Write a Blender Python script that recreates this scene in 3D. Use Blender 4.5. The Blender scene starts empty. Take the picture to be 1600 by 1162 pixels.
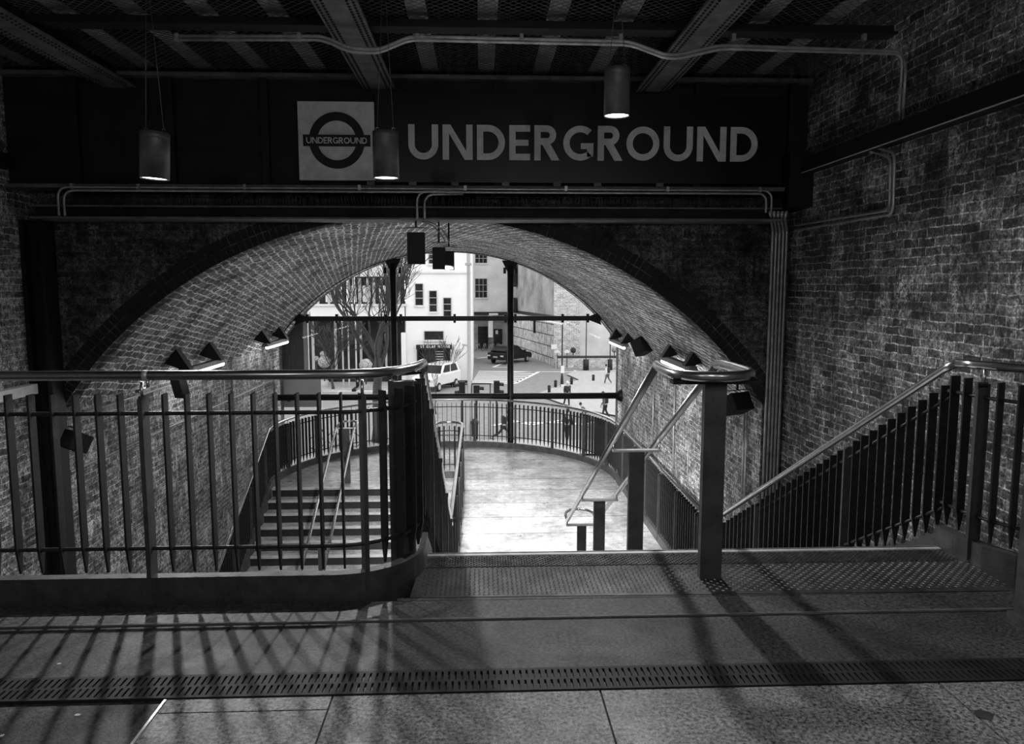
import bpy, math, random
from mathutils import Vector, Matrix
random.seed(7)
S = bpy.context.scene
COL = S.collection
PI = math.pi

# ---------------------------------------------------------------- camera
FPX, CX, CY, EYE = 1195.0, 800.0, 581.0, 1.56
PITCH = math.atan((CY - 446) / FPX)
YAW = math.atan((CX - 750) * math.cos(PITCH) / FPX)
Fv = Vector((math.sin(YAW) * math.cos(PITCH), math.cos(YAW) * math.cos(PITCH), -math.sin(PITCH)))
Rv = Vector((math.cos(YAW), -math.sin(YAW), 0))
Uv = Rv.cross(Fv)
cam_d = bpy.data.cameras.new('camera')
cam = bpy.data.objects.new('camera', cam_d)
COL.objects.link(cam)
cam_d.sensor_width = 36
cam_d.lens = FPX / 1600 * 36
cam_d.clip_end = 500
cam.matrix_world = Matrix(((Rv.x, Uv.x, -Fv.x, 0), (Rv.y, Uv.y, -Fv.y, 0), (Rv.z, Uv.z, -Fv.z, EYE), (0, 0, 0, 1)))
S.camera = cam

# ---------------------------------------------------------------- world and exposure
S.view_settings.view_transform = 'Standard'
S.view_settings.look = 'None'
S.view_settings.gamma = 1
S.view_settings.exposure = 0.0
S.view_settings.use_curve_mapping = False
S.cycles.use_denoising = True
S.cycles.max_bounces = 6
S.cycles.transparent_max_bounces = 12
S.cycles.sample_clamp_indirect = 6
W = bpy.data.worlds.new('overcast'); S.world = W
W.use_nodes = True
bg = W.node_tree.nodes['Background']
bg.inputs[0].default_value = (0.9, 0.9, 0.9, 1)
bg.inputs[1].default_value = 2.2

def lamp(kind, name, loc, energy, size=0.1, direction=None, spot=None, blend=0.5):
    d = bpy.data.lights.new(name, kind)
    d.energy = energy
    if kind == 'SPOT':
        d.spot_size = spot; d.spot_blend = blend; d.shadow_soft_size = size
    elif kind == 'POINT':
        d.shadow_soft_size = size
    o = bpy.data.objects.new(name, d); COL.objects.link(o); o.location = loc
    if direction is not None:
        o.rotation_euler = Vector(direction).to_track_quat('-Z', 'Y').to_euler()
    return o

PEND = 170.0   # the three cylinder lamps that throw the railing shadows
# daylight through the glazed arch is sampled through a portal
pd = bpy.data.lights.new('arch_portal', 'AREA'); pd.shape = 'RECTANGLE'; pd.size = 8.4; pd.size_y = 5.0
pd.cycles.is_portal = True
po = bpy.data.objects.new('arch_portal', pd); COL.objects.link(po)
po.location = (-0.73, 18.3, -0.1); po.rotation_euler = (-PI / 2, 0, 0)

# ---------------------------------------------------------------- pixel rays
def ray(px, py):
    return Fv + Rv * ((px - CX) / FPX) - Uv * ((py - CY) / FPX)
def onY(px, py, Y):
    d = ray(px, py); t = Y / d.y
    return Vector((d.x * t, Y, EYE + d.z * t))
def onX(px, py, X):
    d = ray(px, py); t = X / d.x
    return Vector((X, d.y * t, EYE + d.z * t))
def onZ(px, py, z):
    d = ray(px, py); t = (z - EYE) / d.z
    return Vector((d.x * t, d.y * t, z))

# ---------------------------------------------------------------- materials
def nt(name):
    m = bpy.data.materials.new(name); m.use_nodes = True
    return m, m.node_tree.nodes, m.node_tree.links, m.node_tree.nodes['Principled BSDF']
def g(v): return (v, v, v, 1)
def mth(N, L, op, a, b=None, c=None):
    n = N.new('ShaderNodeMath'); n.operation = op
    for i, x in enumerate((a, b, c)):
        if x is None: continue
        if isinstance(x, (int, float)): n.inputs[i].default_value = x
        else: L.new(x, n.inputs[i])
    return n.outputs[0]
def noise(N, L, vec, scale, detail=3, rough=0.6, stretch=None):
    if stretch:
        mp = N.new('ShaderNodeMapping'); mp.inputs['Scale'].default_value = stretch
        L.new(vec, mp.inputs[0]); vec = mp.outputs[0]
    n = N.new('ShaderNodeTexNoise'); n.inputs['Scale'].default_value = scale
    n.inputs['Detail'].default_value = detail; n.inputs['Roughness'].default_value = rough
    L.new(vec, n.inputs['Vector']); return n.outputs['Fac']
def mapr(N, L, v, a, b, c, d):
    n = N.new('ShaderNodeMapRange'); L.new(v, n.inputs[0])
    for i, x in enumerate((a, b, c, d)): n.inputs[i + 1].default_value = x
    return n.outputs[0]
def plain(name, v, rough=0.6, metal=0.0, var=0.25, scale=6.0, bump=0.0, bscale=40.0, spec=0.5):
    m, N, L, B = nt(name)
    tc = N.new('ShaderNodeTexCoord')
    f = noise(N, L, tc.outputs['Object'], scale, 4, 0.65)
    f = mapr(N, L, f, 0.3, 0.7, v * (1 - var), v * (1 + var))
    cb = N.new('ShaderNodeCombineColor')
    for i in range(3): L.new(f, cb.inputs[i])
    L.new(cb.outputs[0], B.inputs['Base Color'])
    B.inputs['Roughness'].default_value = rough; B.inputs['Metallic'].default_value = metal
    B.inputs['Specular IOR Level'].default_value = spec
    if bump:
        bf = noise(N, L, tc.outputs['Object'], bscale, 4, 0.7)
        bn = N.new('ShaderNodeBump'); bn.inputs['Strength'].default_value = bump; bn.inputs['Distance'].default_value = 0.01
        L.new(bf, bn.inputs['Height']); L.new(bn.outputs[0], B.inputs['Normal'])
    return m
def emis(name, strength, v=1.0):
    m, N, L, B = nt(name)
    B.inputs['Base Color'].default_value = g(0.8)
    B.inputs['Emission Color'].default_value = g(v); B.inputs['Emission Strength'].default_value = strength
    return m
def brick(name, c1, c2, mortar, w=0.225, h=0.075, ms=0.007, rot=0.0, stain=0.5, streak=0.6, bump=0.6, rough=0.75, dark=0.0, wob=0.012, gr=1.0):
    m, N, L, B = nt(name)
    tc = N.new('ShaderNodeTexCoord')
    uv = tc.outputs['UV']
    # wobble so that the courses are not ruled lines
    nv = N.new('ShaderNodeTexNoise'); nv.inputs['Scale'].default_value = 5.0; nv.inputs['Detail'].default_value = 3
    L.new(uv, nv.inputs['Vector'])
    sub = N.new('ShaderNodeVectorMath'); sub.operation = 'SUBTRACT'; sub.inputs[1].default_value = (0.5, 0.5, 0.5)
    L.new(nv.outputs['Color'], sub.inputs[0])
    sc = N.new('ShaderNodeVectorMath'); sc.operation = 'SCALE'; sc.inputs['Scale'].default_value = wob * 4
    L.new(sub.outputs[0], sc.inputs[0])
    ad = N.new('ShaderNodeVectorMath'); ad.operation = 'ADD'
    L.new(uv, ad.inputs[0]); L.new(sc.outputs[0], ad.inputs[1])
    mp = N.new('ShaderNodeMapping'); mp.inputs['Rotation'].default_value = (0, 0, rot)
    L.new(ad.outputs[0], mp.inputs[0])
    bt = N.new('ShaderNodeTexBrick'); L.new(mp.outputs[0], bt.inputs['Vector'])
    bt.inputs['Scale'].default_value = 1.0
    bt.inputs['Brick Width'].default_value = w; bt.inputs['Row Height'].default_value = h
    bt.inputs['Mortar Size'].default_value = ms; bt.inputs['Mortar Smooth'].default_value = 0.4
    bt.inputs['Color1'].default_value = g(c1); bt.inputs['Color2'].default_value = g(c2); bt.inputs['Mortar'].default_value = g(mortar)
    # soot and damp patches, fine grain, white salts running down
    big = mapr(N, L, noise(N, L, uv, 1.7, 6, 0.72), 0.36, 0.64, 1 - stain, 1 + stain * 0.8)
    grain = mapr(N, L, noise(N, L, uv, 16, 5, 0.8), 0.38, 0.62, 1 - 0.88 * gr, 1 + 1.1 * gr)
    gr2 = mapr(N, L, noise(N, L, uv, 55, 2, 0.7), 0.38, 0.62, 0.45, 1.6); grain = mth(N, L, 'MULTIPLY', grain, gr2)
    st = noise(N, L, uv, 1.0, 5, 0.7, (7.0, 0.9, 1))
    st2 = noise(N, L, uv, 3.0, 3, 0.6)
    st = mapr(N, L, mth(N, L, 'MULTIPLY', st, st2), 0.27, 0.37, 0, streak)
    fine = mapr(N, L, noise(N, L, uv, 26, 4, 0.85), 0.46, 0.6, 0, 1)
    st = mth(N, L, 'MULTIPLY', st, fine)
    sep = N.new('ShaderNodeSeparateColor'); L.new(bt.outputs['Color'], sep.inputs[0])
    v = mth(N, L, 'MULTIPLY', mth(N, L, 'MULTIPLY', sep.outputs[0], big), grain)
    v = mth(N, L, 'ADD', v, mth(N, L, 'MULTIPLY', st, 0.45))
    cb = N.new('ShaderNodeCombineColor')
    for i in range(3): L.new(v, cb.inputs[i])
    L.new(cb.outputs[0], B.inputs['Base Color'])
    B.inputs['Roughness'].default_value = rough
    hgt = mth(N, L, 'ADD', mth(N, L, 'MULTIPLY', bt.outputs['Fac'], -0.7), mth(N, L, 'MULTIPLY', noise(N, L, uv, 30, 5, 0.8), 0.9))
    bn = N.new('ShaderNodeBump'); bn.inputs['Strength'].default_value = bump; bn.inputs['Distance'].default_value = 0.02
    L.new(hgt, bn.inputs['Height']); L.new(bn.outputs[0], B.inputs['Normal'])
    return m
def speckle(name, lo, hi, scale=120, rough=0.5, patch=0.35, bump=0.25, spec=0.5):
    m, N, L, B = nt(name)
    tc = N.new('ShaderNodeTexCoord'); uv = tc.outputs['UV']
    a = mapr(N, L, noise(N, L, uv, scale, 3, 0.8), 0.36, 0.66, lo, hi)
    b = mapr(N, L, noise(N, L, uv, 1.8, 5, 0.7), 0.3, 0.7, 1 - patch, 1 + patch)
    v = mth(N, L, 'MULTIPLY', a, b)
    cb = N.new('ShaderNodeCombineColor')
    for i in range(3): L.new(v, cb.inputs[i])
    L.new(cb.outputs[0], B.inputs['Base Color'])
    r = mapr(N, L, noise(N, L, uv, 3, 4, 0.7), 0.3, 0.7, rough - 0.1, rough + 0.15)
    L.new(r, B.inputs['Roughness']); B.inputs['Specular IOR Level'].default_value = spec
    bn = N.new('ShaderNodeBump'); bn.inputs['Strength'].default_value = bump; bn.inputs['Distance'].default_value = 0.004
    L.new(noise(N, L, uv, scale, 3, 0.8), bn.inputs['Height']); L.new(bn.outputs[0], B.inputs['Normal'])
    return m
def ribbed(name, v, rough=0.35, metal=0.7):
    """chequered metal deck: plates with seams, fine ribs, worn and dirty patches"""
    m, N, L, B = nt(name)
    tc = N.new('ShaderNodeTexCoord'); uv = tc.outputs['UV']
    shf = N.new('ShaderNodeVectorMath'); shf.operation = 'ADD'; shf.inputs[1].default_value = (15.0, 0.3, 0); L.new(uv, shf.inputs[0])
    bt = N.new('ShaderNodeTexBrick'); L.new(shf.outputs[0], bt.inputs['Vector']); bt.offset = 0.0
    bt.inputs['Scale'].default_value = 1; bt.inputs['Brick Width'].default_value = 30.0; bt.inputs['Row Height'].default_value = 0.83
    bt.inputs['Mortar Size'].default_value = 0.012
    sx = N.new('ShaderNodeSeparateXYZ'); L.new(uv, sx.inputs[0])
    rx = mth(N, L, 'SINE', mth(N, L, 'MULTIPLY', sx.outputs[0], 2 * PI / 0.05))
    ry = mth(N, L, 'SINE', mth(N, L, 'MULTIPLY', sx.outputs[1], 2 * PI / 0.05))
    stud = mth(N, L, 'MAXIMUM', mth(N, L, 'MULTIPLY', rx, ry), 0.0)
    pat = mapr(N, L, noise(N, L, uv, 1.1, 5, 0.7), 0.35, 0.62, 0.45, 1.15)
    dirt = mapr(N, L, noise(N, L, uv, 9, 5, 0.75), 0.35, 0.6, 0.6, 1.1)
    c = mth(N, L, 'MULTIPLY', mth(N, L, 'MULTIPLY', pat, dirt), v)
    c = mth(N, L, 'MULTIPLY', c, mapr(N, L, bt.outputs['Fac'], 0, 1, 1, 0.25))
    c = mth(N, L, 'MULTIPLY', c, mapr(N, L, stud, 0, 1, 0.75, 1.3))
    cb = N.new('ShaderNodeCombineColor')
    for i in range(3): L.new(c, cb.inputs[i])
    L.new(cb.outputs[0], B.inputs['Base Color'])
    B.inputs['Metallic'].default_value = metal
    L.new(mapr(N, L, noise(N, L, uv, 2, 4, 0.7), 0.3, 0.7, rough - 0.08, rough + 0.2), B.inputs['Roughness'])
    bn = N.new('ShaderNodeBump'); bn.inputs['Strength'].default_value = 0.35; bn.inputs['Distance'].default_value = 0.004
    L.new(mth(N, L, 'SUBTRACT', stud, bt.outputs['Fac']), bn.inputs['Height']); L.new(bn.outputs[0], B.inputs['Normal'])
    return m
def glass(name, refl=0.04):
    m, N, L, B = nt(name)
    N.remove(B)
    t = N.new('ShaderNodeBsdfTransparent'); t.inputs[0].default_value = g(0.95)
    gl = N.new('ShaderNodeBsdfGlossy'); gl.inputs['Roughness'].default_value = 0.02; gl.inputs[0].default_value = g(1)
    fr = N.new('ShaderNodeFresnel'); fr.inputs[0].default_value = 1.3
    mx = N.new('ShaderNodeMixShader')
    L.new(fr.outputs[0], mx.inputs[0]); L.new(t.outputs[0], mx.inputs[1]); L.new(gl.outputs[0], mx.inputs[2])
    L.new(mx.outputs[0], N['Material Output'].inputs[0])
    return m

M = dict(
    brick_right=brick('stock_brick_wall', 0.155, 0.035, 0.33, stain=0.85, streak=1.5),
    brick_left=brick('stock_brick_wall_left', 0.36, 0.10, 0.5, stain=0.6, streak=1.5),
    brick_spandrel=brick('sooty_spandrel_brick', 0.085, 0.035, 0.10, stain=0.95, streak=0.7, rot=0.0),
    brick_vault=brick('vault_brick', 0.32, 0.09, 0.95, stain=0.8, streak=0.3, rot=0.17, ms=0.012, w=0.26, h=0.10, wob=0.024, gr=0.85),
    brick_tunnel=brick('tunnel_side_brick', 0.38, 0.12, 0.6, stain=0.65, streak=3.0),
    brick_out=brick('pale_outdoor_brick', 0.5, 0.3, 0.62, w=0.45, h=0.16, ms=0.02, stain=0.25, streak=0.2),
    stone_out=brick('rusticated_stone', 0.62, 0.5, 0.12, w=2.3, h=1.1, ms=0.07, stain=0.45, streak=0.2, wob=0.0),
    render_out=plain('stained_render', 0.40, 0.9, var=0.5, scale=0.35),
    asphalt=speckle('dark_asphalt', 0.0, 0.10, 60, 0.55, 0.5, 0.45),
    band=speckle('dark_concrete_band', 0.004, 0.115, 50, 0.5, 0.4),
    slab=speckle('granite_paving', 0.01, 0.44, 62, 0.5, 0.35, 0.35),
    kerb=plain('kerb_steel', 0.10, 0.5, 0.5, 0.35, 9, 0.3, 60),
    deck=ribbed('landing_deck_metal', 0.9, 0.3, 0.45),
    chequer=plain('chequer_plate_metal', 0.13, 0.38, 0.8, 0.4, 7, 0.2, 90),
    chequer_hi=plain('chequer_worn_metal', 0.30, 0.34, 0.85, 0.4, 12),
    steel=plain('brushed_steel_tube', 0.55, 0.27, 1.0, 0.15, 8),
    nosing=plain('steel_nosing', 0.75, 0.4, 0.45, 0.2, 9),
    bar=plain('dark_painted_steel', 0.04, 0.42, 0.4, 0.35, 12, 0.15, 80),
    post=plain('grey_painted_post', 0.085, 0.5, 0.3, 0.35, 6, 0.25, 50),
    girder=plain('dark_girder_paint', 0.014, 0.6, 0.2, 0.5, 3, 0.4, 40),
    riveted=plain('riveted_girder_paint', 0.17, 0.55, 0.2, 0.4, 6, 0.5, 50),
    flange=plain('pale_joist_flange', 0.36, 0.6, 0.1, 0.4, 5, 0.5, 60),
    grate=plain('iron_grate', 0.022, 0.65, 0.3, 0.4, 10),
    black=plain('black_metal', 0.010, 0.5, 0.2, 0.3),
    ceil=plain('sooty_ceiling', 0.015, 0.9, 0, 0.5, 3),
    conduit=plain('galvanised_conduit', 0.50, 0.35, 0.5, 0.3, 10),
    wire=plain('wire_net', 0.2, 0.5, 0.6, 0.2),
    sign=plain('sign_board_black', 0.006, 0.32, 0.0, 0.2, 4, spec=0.4),
    letter=plain('sign_letter_grey', 0.8, 0.6, 0, 0.12, 14),
    panel=plain('logo_panel_pale', 0.8, 0.6, 0, 0.15, 9),
    ink=plain('logo_ink', 0.012, 0.6, 0, 0.2),
    can=plain('lamp_cylinder_paint', 0.16, 0.45, 0.3, 0.25, 12, 0.1, 90),
    can_light=emis('lamp_disc', 9.0),
    tube=emis('fluorescent_tube', 14.0),
    glass=glass('clear_glazing'),
    white=plain('white_render', 0.82, 0.9, 0, 0.05, 0.5),
    cream=plain('pale_stone_wall', 0.68, 0.9, 0, 0.15, 0.6),
    street=speckle('street_asphalt', 0.20, 0.27, 6, 0.8, 0.2),
    pave=speckle('pale_pavement', 0.36, 0.46, 5, 0.8, 0.12),
    paint=plain('road_paint', 0.85, 0.7, 0, 0.05),
    win=plain('dark_window_glass', 0.022, 0.35, 0, 0.7, 0.8, spec=0.12),
    mull=plain('window_bars', 0.45, 0.6, 0, 0.1),
    bark=plain('bark', 0.05, 0.9, 0, 0.4, 8, 0.5, 20),
    hedge=plain('clipped_foliage', 0.32, 0.9, 0, 0.9, 9, 1.0, 18),
    hedge_dark=plain('dark_clipped_foliage', 0.04, 0.9, 0, 0.6, 12, 1.0, 18),
    carblack=plain('black_car_paint', 0.012, 0.3, 0.0, 0.1, spec=0.25),
    carwhite=plain('white_car_paint', 0.75, 0.3, 0.0, 0.05),
    rubber=plain('rubber', 0.02, 0.8, 0, 0.2),
    lampglass=plain('car_light_glass', 0.6, 0.2, 0.0, 0.1),
    cloth_dark=plain('dark_cloth', 0.03, 0.9, 0, 0.3, 9),
    cloth_mid=plain('grey_cloth', 0.12, 0.9, 0, 0.3, 9),
    cloth_light=plain('light_cloth', 0.7, 0.9, 0, 0.1, 9),
    skin=plain('skin', 0.42, 0.6, 0, 0.1, 9),
    corr=plain('ribbed_panel_paint', 0.20, 0.5, 0.3, 0.2, 6),
    trimwhite=plain('white_trim', 0.75, 0.6, 0, 0.05),
)

# ---------------------------------------------------------------- mesh builder
class MB:
    def __init__(s): s.v = []; s.f = []; s.uv = []; s.sm = []
    def face(s, pts, uvs=None, smooth=False):
        i = len(s.v); s.v += [tuple(p) for p in pts]; s.f.append(tuple(range(i, i + len(pts))))
        s.uv.append(uvs); s.sm.append(smooth); return s
    def idx(s, verts, faces, smooth=False):
        i = len(s.v); s.v += [tuple(p) for p in verts]
        for f in faces: s.f.append(tuple(i + k for k in f)); s.uv.append(None); s.sm.append(smooth)
        return s
    def box(s, a, b, mat=None):
        x0, y0, z0 = a; x1, y1, z1 = b
        if x0 > x1: x0, x1 = x1, x0
        if y0 > y1: y0, y1 = y1, y0
        if z0 > z1: z0, z1 = z1, z0
        vs = [(x, y, z) for z in (z0, z1) for y in (y0, y1) for x in (x0, x1)]
        if mat is not None: vs = [tuple(mat @ Vector(v)) for v in vs]
        return s.idx(vs, [(0, 2, 3, 1), (4, 5, 7, 6), (0, 1, 5, 4), (2, 6, 7, 3), (0, 4, 6, 2), (1, 3, 7, 5)])
    def prism(s, poly, vec, smooth=False):
        """poly: list of 3D points (planar); extruded by vec"""
        n = len(poly); vec = Vector(vec)
        vs = [Vector(p) for p in poly] + [Vector(p) + vec for p in poly]
        fs = [tuple(range(n - 1, -1, -1)), tuple(range(n, 2 * n))]
        s.idx(vs, fs)
        i = len(s.v) - 2 * n
        for k in range(n):
            s.f.append((i + k, i + (k + 1) % n, i + n + (k + 1) % n, i + n + k)); s.uv.append(None); s.sm.append(smooth)
        return s
    def tube(s, pts, r, seg=8, closed=False, cap=True):
        pts = [Vector(p) for p in pts]; n = len(pts)
        rr = r if isinstance(r, (list, tuple)) else [r] * n
        vs = []; up = None
        for i, p in enumerate(pts):
            a = pts[(i - 1) % n] if (closed or i > 0) else p
            b = pts[(i + 1) % n] if (closed or i < n - 1) else p
            t = (b - a).normalized()
            if up is None:
                up = Vector((0, 0, 1)) if abs(t.z) < 0.9 else Vector((1, 0, 0))
            sd = t.cross(up)
            if sd.length < 1e-4: sd = t.orthogonal()
            sd.normalize(); up = sd.cross(t).normalized()
            for k in range(seg):
                an = 2 * PI * k / seg
                vs.append(p + (sd * math.cos(an) + up * math.sin(an)) * rr[i])
        fs = []
        for i in range(n if closed else n - 1):
            j = (i + 1) % n
            for k in range(seg):
                k2 = (k + 1) % seg
                fs.append((i * seg + k, i * seg + k2, j * seg + k2, j * seg + k))
        s.idx(vs, fs, True)
        if cap and not closed:
            b0 = len(s.v) - len(vs)
            s.f.append(tuple(b0 + k for k in range(seg - 1, -1, -1))); s.uv.append(None); s.sm.append(False)
            s.f.append(tuple(b0 + (n - 1) * seg + k for k in range(seg))); s.uv.append(None); s.sm.append(False)
        return s
    def bar(s, a, b, w, h, up=(0, 0, 1)):
        a = Vector(a); b = Vector(b); t = (b - a).normalized(); sd = t.cross(Vector(up)).normalized(); u = sd.cross(t)
        vs = [p + sd * (w / 2 * i) + u * (h / 2 * j) for p in (a, b) for i, j in ((-1, -1), (1, -1), (1, 1), (-1, 1))]
        return s.idx(vs, [(0, 3, 2, 1), (4, 5, 6, 7), (0, 1, 5, 4), (1, 2, 6, 5), (2, 3, 7, 6), (3, 0, 4, 7)])
    def lathe(s, prof, c=(0, 0, 0), seg=20, mat=None):
        vs = []
        for r, z in prof:
            for k in range(seg):
                an = 2 * PI * k / seg; vs.append(Vector((c[0] + r * math.cos(an), c[1] + r * math.sin(an), c[2] + z)))
        if mat is not None: vs = [mat @ v for v in vs]
        fs = []
        for i in range(len(prof) - 1):
            for k in range(seg):
                k2 = (k + 1) % seg; fs.append((i * seg + k, i * seg + k2, (i + 1) * seg + k2, (i + 1) * seg + k))
        return s.idx(vs, fs, True)
    def sphere(s, c, r, seg=12, jitter=0.0):
        rings = seg // 2 + 1; prof = [(max(1e-4, math.sin(PI * i / (rings - 1))), -math.cos(PI * i / (rings - 1))) for i in range(rings)]
        vs = []
        for a, b in prof:
            for k in range(seg):
                an = 2 * PI * k / seg; q = 1 + random.uniform(-jitter, jitter)
                vs.append((c[0] + r * q * a * math.cos(an), c[1] + r * q * a * math.sin(an), c[2] + r * q * b))
        fs = [(i * seg + k, i * seg + (k + 1) % seg, (i + 1) * seg + (k + 1) % seg, (i + 1) * seg + k) for i in range(rings - 1) for k in range(seg)]
        return s.idx(vs, fs, True)
    def build(s, name, mat, parent=None, origin=None):
        me = bpy.data.meshes.new(name)
        off = Vector(origin) if origin is not None else Vector((0, 0, 0))
        me.from_pydata([tuple(Vector(v) - off) for v in s.v], [], s.f)
        uvl = me.uv_layers.new(name='UVMap')
        for p, uv, sm in zip(me.polygons, s.uv, s.sm):
            p.use_smooth = sm
            if uv is not None:
                for li, u in zip(p.loop_indices, uv): uvl.data[li].uv = u
            else:
                nrm = p.normal; ax = max(range(3), key=lambda i: abs(nrm[i]))
                for li, vi in zip(p.loop_indices, p.vertices):
                    c = s.v[vi]
                    uvl.data[li].uv = (c[1], c[2]) if ax == 0 else (c[0], c[2]) if ax == 1 else (c[0], c[1])
        me.materials.append(mat)
        o = bpy.data.objects.new(name, me); COL.objects.link(o)
        if origin is not None: o.location = off
        if parent is not None:
            o.parent = parent
            pw = Vector(parent.location)
            q = parent.parent
            while q is not None: pw += Vector(q.location); q = q.parent
            o.location = off - pw
        return o

def tag(o, label=None, cat=None, group=None, kind=None):
    if label: o['label'] = label
    if cat: o['category'] = cat
    if group: o['group'] = group
    if kind: o['kind'] = kind
    return o
def thing(name, label, cat, loc=(0, 0, 0), rz=0, group=None):
    o = bpy.data.objects.new(name, None); COL.objects.link(o)
    o.location = loc; o.rotation_euler = (0, 0, rz); o.empty_display_size = 0.1
    return tag(o, label, cat, group)
def struct(name, mb, mat, parent=None):
    o = mb.build(name, mat, parent)
    if parent is None: o['kind'] = 'structure'
    return o
def copy_tree(o, parent=None):
    c = o.copy(); COL.objects.link(c)
    if parent is not None: c.parent = parent
    for ch in list(o.children): copy_tree(ch, c)
    return c
def plc(name, mesh_obj, parent, loc, rz=0.0):
    """copy of a part under another thing"""
    c = mesh_obj.copy(); c.name = name; COL.objects.link(c); c.parent = parent
    c.location = Vector(loc) - Vector(parent.location); c.rotation_euler = (0, 0, rz); return c

# ================================================================ THE SETTING
XL, XR = -5.05, 3.65          # side walls of the upper hall
YA = 8.98                     # face of the wall that holds the arch
YG = 18.1                     # glazed end of the vault
XC, RA, ZC = -0.73, 4.93, -2.57   # arch circle
HW = 4.12                     # half width of the vault
ZS = ZC + math.sqrt(RA * RA - HW * HW)
ZL, ZST, ZTOP = -2.2, -6.2, 4.6
YB = -3.5

m = MB(); m.box((XL, YB, -0.35), (2.72, 3.66, 0)); m.box((-0.34, 3.66, -0.35), (2.72, 4.30, 0)); m.box((2.72, YB, -0.35), (XR, 3.4, 0))
struct('floor', m, M['asphalt'])
m = MB(); m.box((XL, 3.455, 0), (XR - 0.6, 3.665, 0.004)); m.box((-0.42, 3.66, 0), (2.72, 3.70, 0.004))
struct('floor_band', m, M['band'])
m = MB(); m.box((XL, 3.44, 0), (2.9, 3.446, 0.009)); m.box((XL, 3.452, 0), (2.9, 3.457, 0.008))
struct('trim_1', m, M['riveted'])
m = MB(); m.box((XL, 3.446, 0), (2.9, 3.452, 0.003))
struct('trim_2', m, M['black'])
# granite slabs in front of the drain
m = MB()
edges = [-1.185, -0.565, 0.455, 1.79, 2.7, XR]
for i in range(len(edges) - 1):
    a, b = edges[i], edges[i + 1]
    ys = [2.775, 2.68, 1.75, 0.8, YB] if i == 0 else [2.775, 1.9 + 0.13 * (i % 2), 0.9, YB]
    for j in range(len(ys) - 1):
        m.box((a + 0.004, ys[j + 1] + 0.004, 0), (b - 0.004, ys[j] - 0.004, 0.012))
struct('floor_slabs', m, M['slab'])
m = MB(); m.box((-1.196, YB, 0), (-1.186, 2.775, 0.013)); struct('trim_3', m, M['nosing'])

def wall_quad(mb, p0, p1, z0, z1):
    l = math.hypot(p1[0] - p0[0], p1[1] - p0[1]); o = p0[0] + p0[1]
    mb.face([(p0[0], p0[1], z0), (p1[0], p1[1], z0), (p1[0], p1[1], z1), (p0[0], p0[1], z1)], [(o, z0), (o + l, z0), (o + l, z1), (o, z1)])
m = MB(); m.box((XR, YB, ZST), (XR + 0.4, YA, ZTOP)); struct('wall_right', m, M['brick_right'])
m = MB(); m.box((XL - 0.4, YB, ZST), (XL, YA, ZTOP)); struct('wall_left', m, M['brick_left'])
m = MB(); m.box((XL - 0.4, YB - 0.3, -0.35), (XR + 0.4, YB, ZTOP)); struct('wall_back', m, M['brick_right'])
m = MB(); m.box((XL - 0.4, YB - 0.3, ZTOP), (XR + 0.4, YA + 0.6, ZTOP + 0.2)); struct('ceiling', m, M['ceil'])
m = MB(); m.box((XL, 3.4, ZST), (XR, 3.46, -0.35)); struct('wall_under_floor', m, M['brick_left'])

# wall with the arch: spandrel strips, thickness 0.6 (front face only shows; the vault closes the soffit)
def arch_pts(n=48, hw=HW):
    a0 = math.asin(hw / RA)
    return [(XC + RA * math.sin(-a0 + 2 * a0 * i / n), ZC + RA * math.cos(-a0 + 2 * a0 * i / n)) for i in range(n + 1)]
ap = arch_pts()
m = MB()
for (x0, z0), (x1, z1) in zip(ap[:-1], ap[1:]):
    m.prism([(x0, YA, z0), (x1, YA, z1), (x1, YA, ZTOP), (x0, YA, ZTOP)], (0, 0.3, 0))
m.box((XL, YA, ZST), (XC - HW - 0.004, YA + 0.3, ZTOP)); m.box((XC + HW + 0.004, YA, ZST), (XR, YA + 0.3, ZTOP))
struct('wall_arch', m, M['brick_spandrel'])
# ring of bricks on edge round the mouth of the vault
m = MB()
al = 0.0; a0 = math.asin(HW / RA); nb = 128
for i in range(nb):
    t0 = -a0 + 2 * a0 * (i + 0.06) / nb; t1 = -a0 + 2 * a0 * (i + 0.94) / nb
    for r0, r1 in ((RA, RA + 0.11), (RA + 0.122, RA + 0.23)):
        q = [(XC + r * math.sin(t), YA - 0.006, ZC + r * math.cos(t)) for r, t in ((r0, t0), (r0, t1), (r1, t1), (r1, t0))]
        m.prism(q, (0, 0.01, 0))
struct('trim_4', m, M['girder'])
# vault soffit and side walls
m = MB(); ns = 24
s = 0
for (x0, z0), (x1, z1) in zip(ap[:-1], ap[1:]):
    d = math.hypot(x1 - x0, z1 - z0)
    ys = [YA + (YG + 0.5 - YA) * k / ns for k in range(ns + 1)]
    for ya, yb in zip(ys[:-1], ys[1:]):
        m.face([(x0, ya, z0), (x0, yb, z0), (x1, yb, z1), (x1, ya, z1)], [(ya, s), (yb, s), (yb, s + d), (ya, s + d)], True)
    s += d
vault = struct('ceiling_vault', m, M['brick_vault'])
m = MB(); m.box((XC - HW - 0.3, YA + 0.01, ZST), (XC - HW, YG + 0.49, ZS)); struct('wall_tunnel_left', m, M['brick_tunnel'])
m = MB(); m.box((XC + HW, YA + 0.01, ZST), (XC + HW + 0.3, YG + 0.49, ZS)); struct('wall_tunnel_right', m, M['brick_tunnel'])
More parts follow.
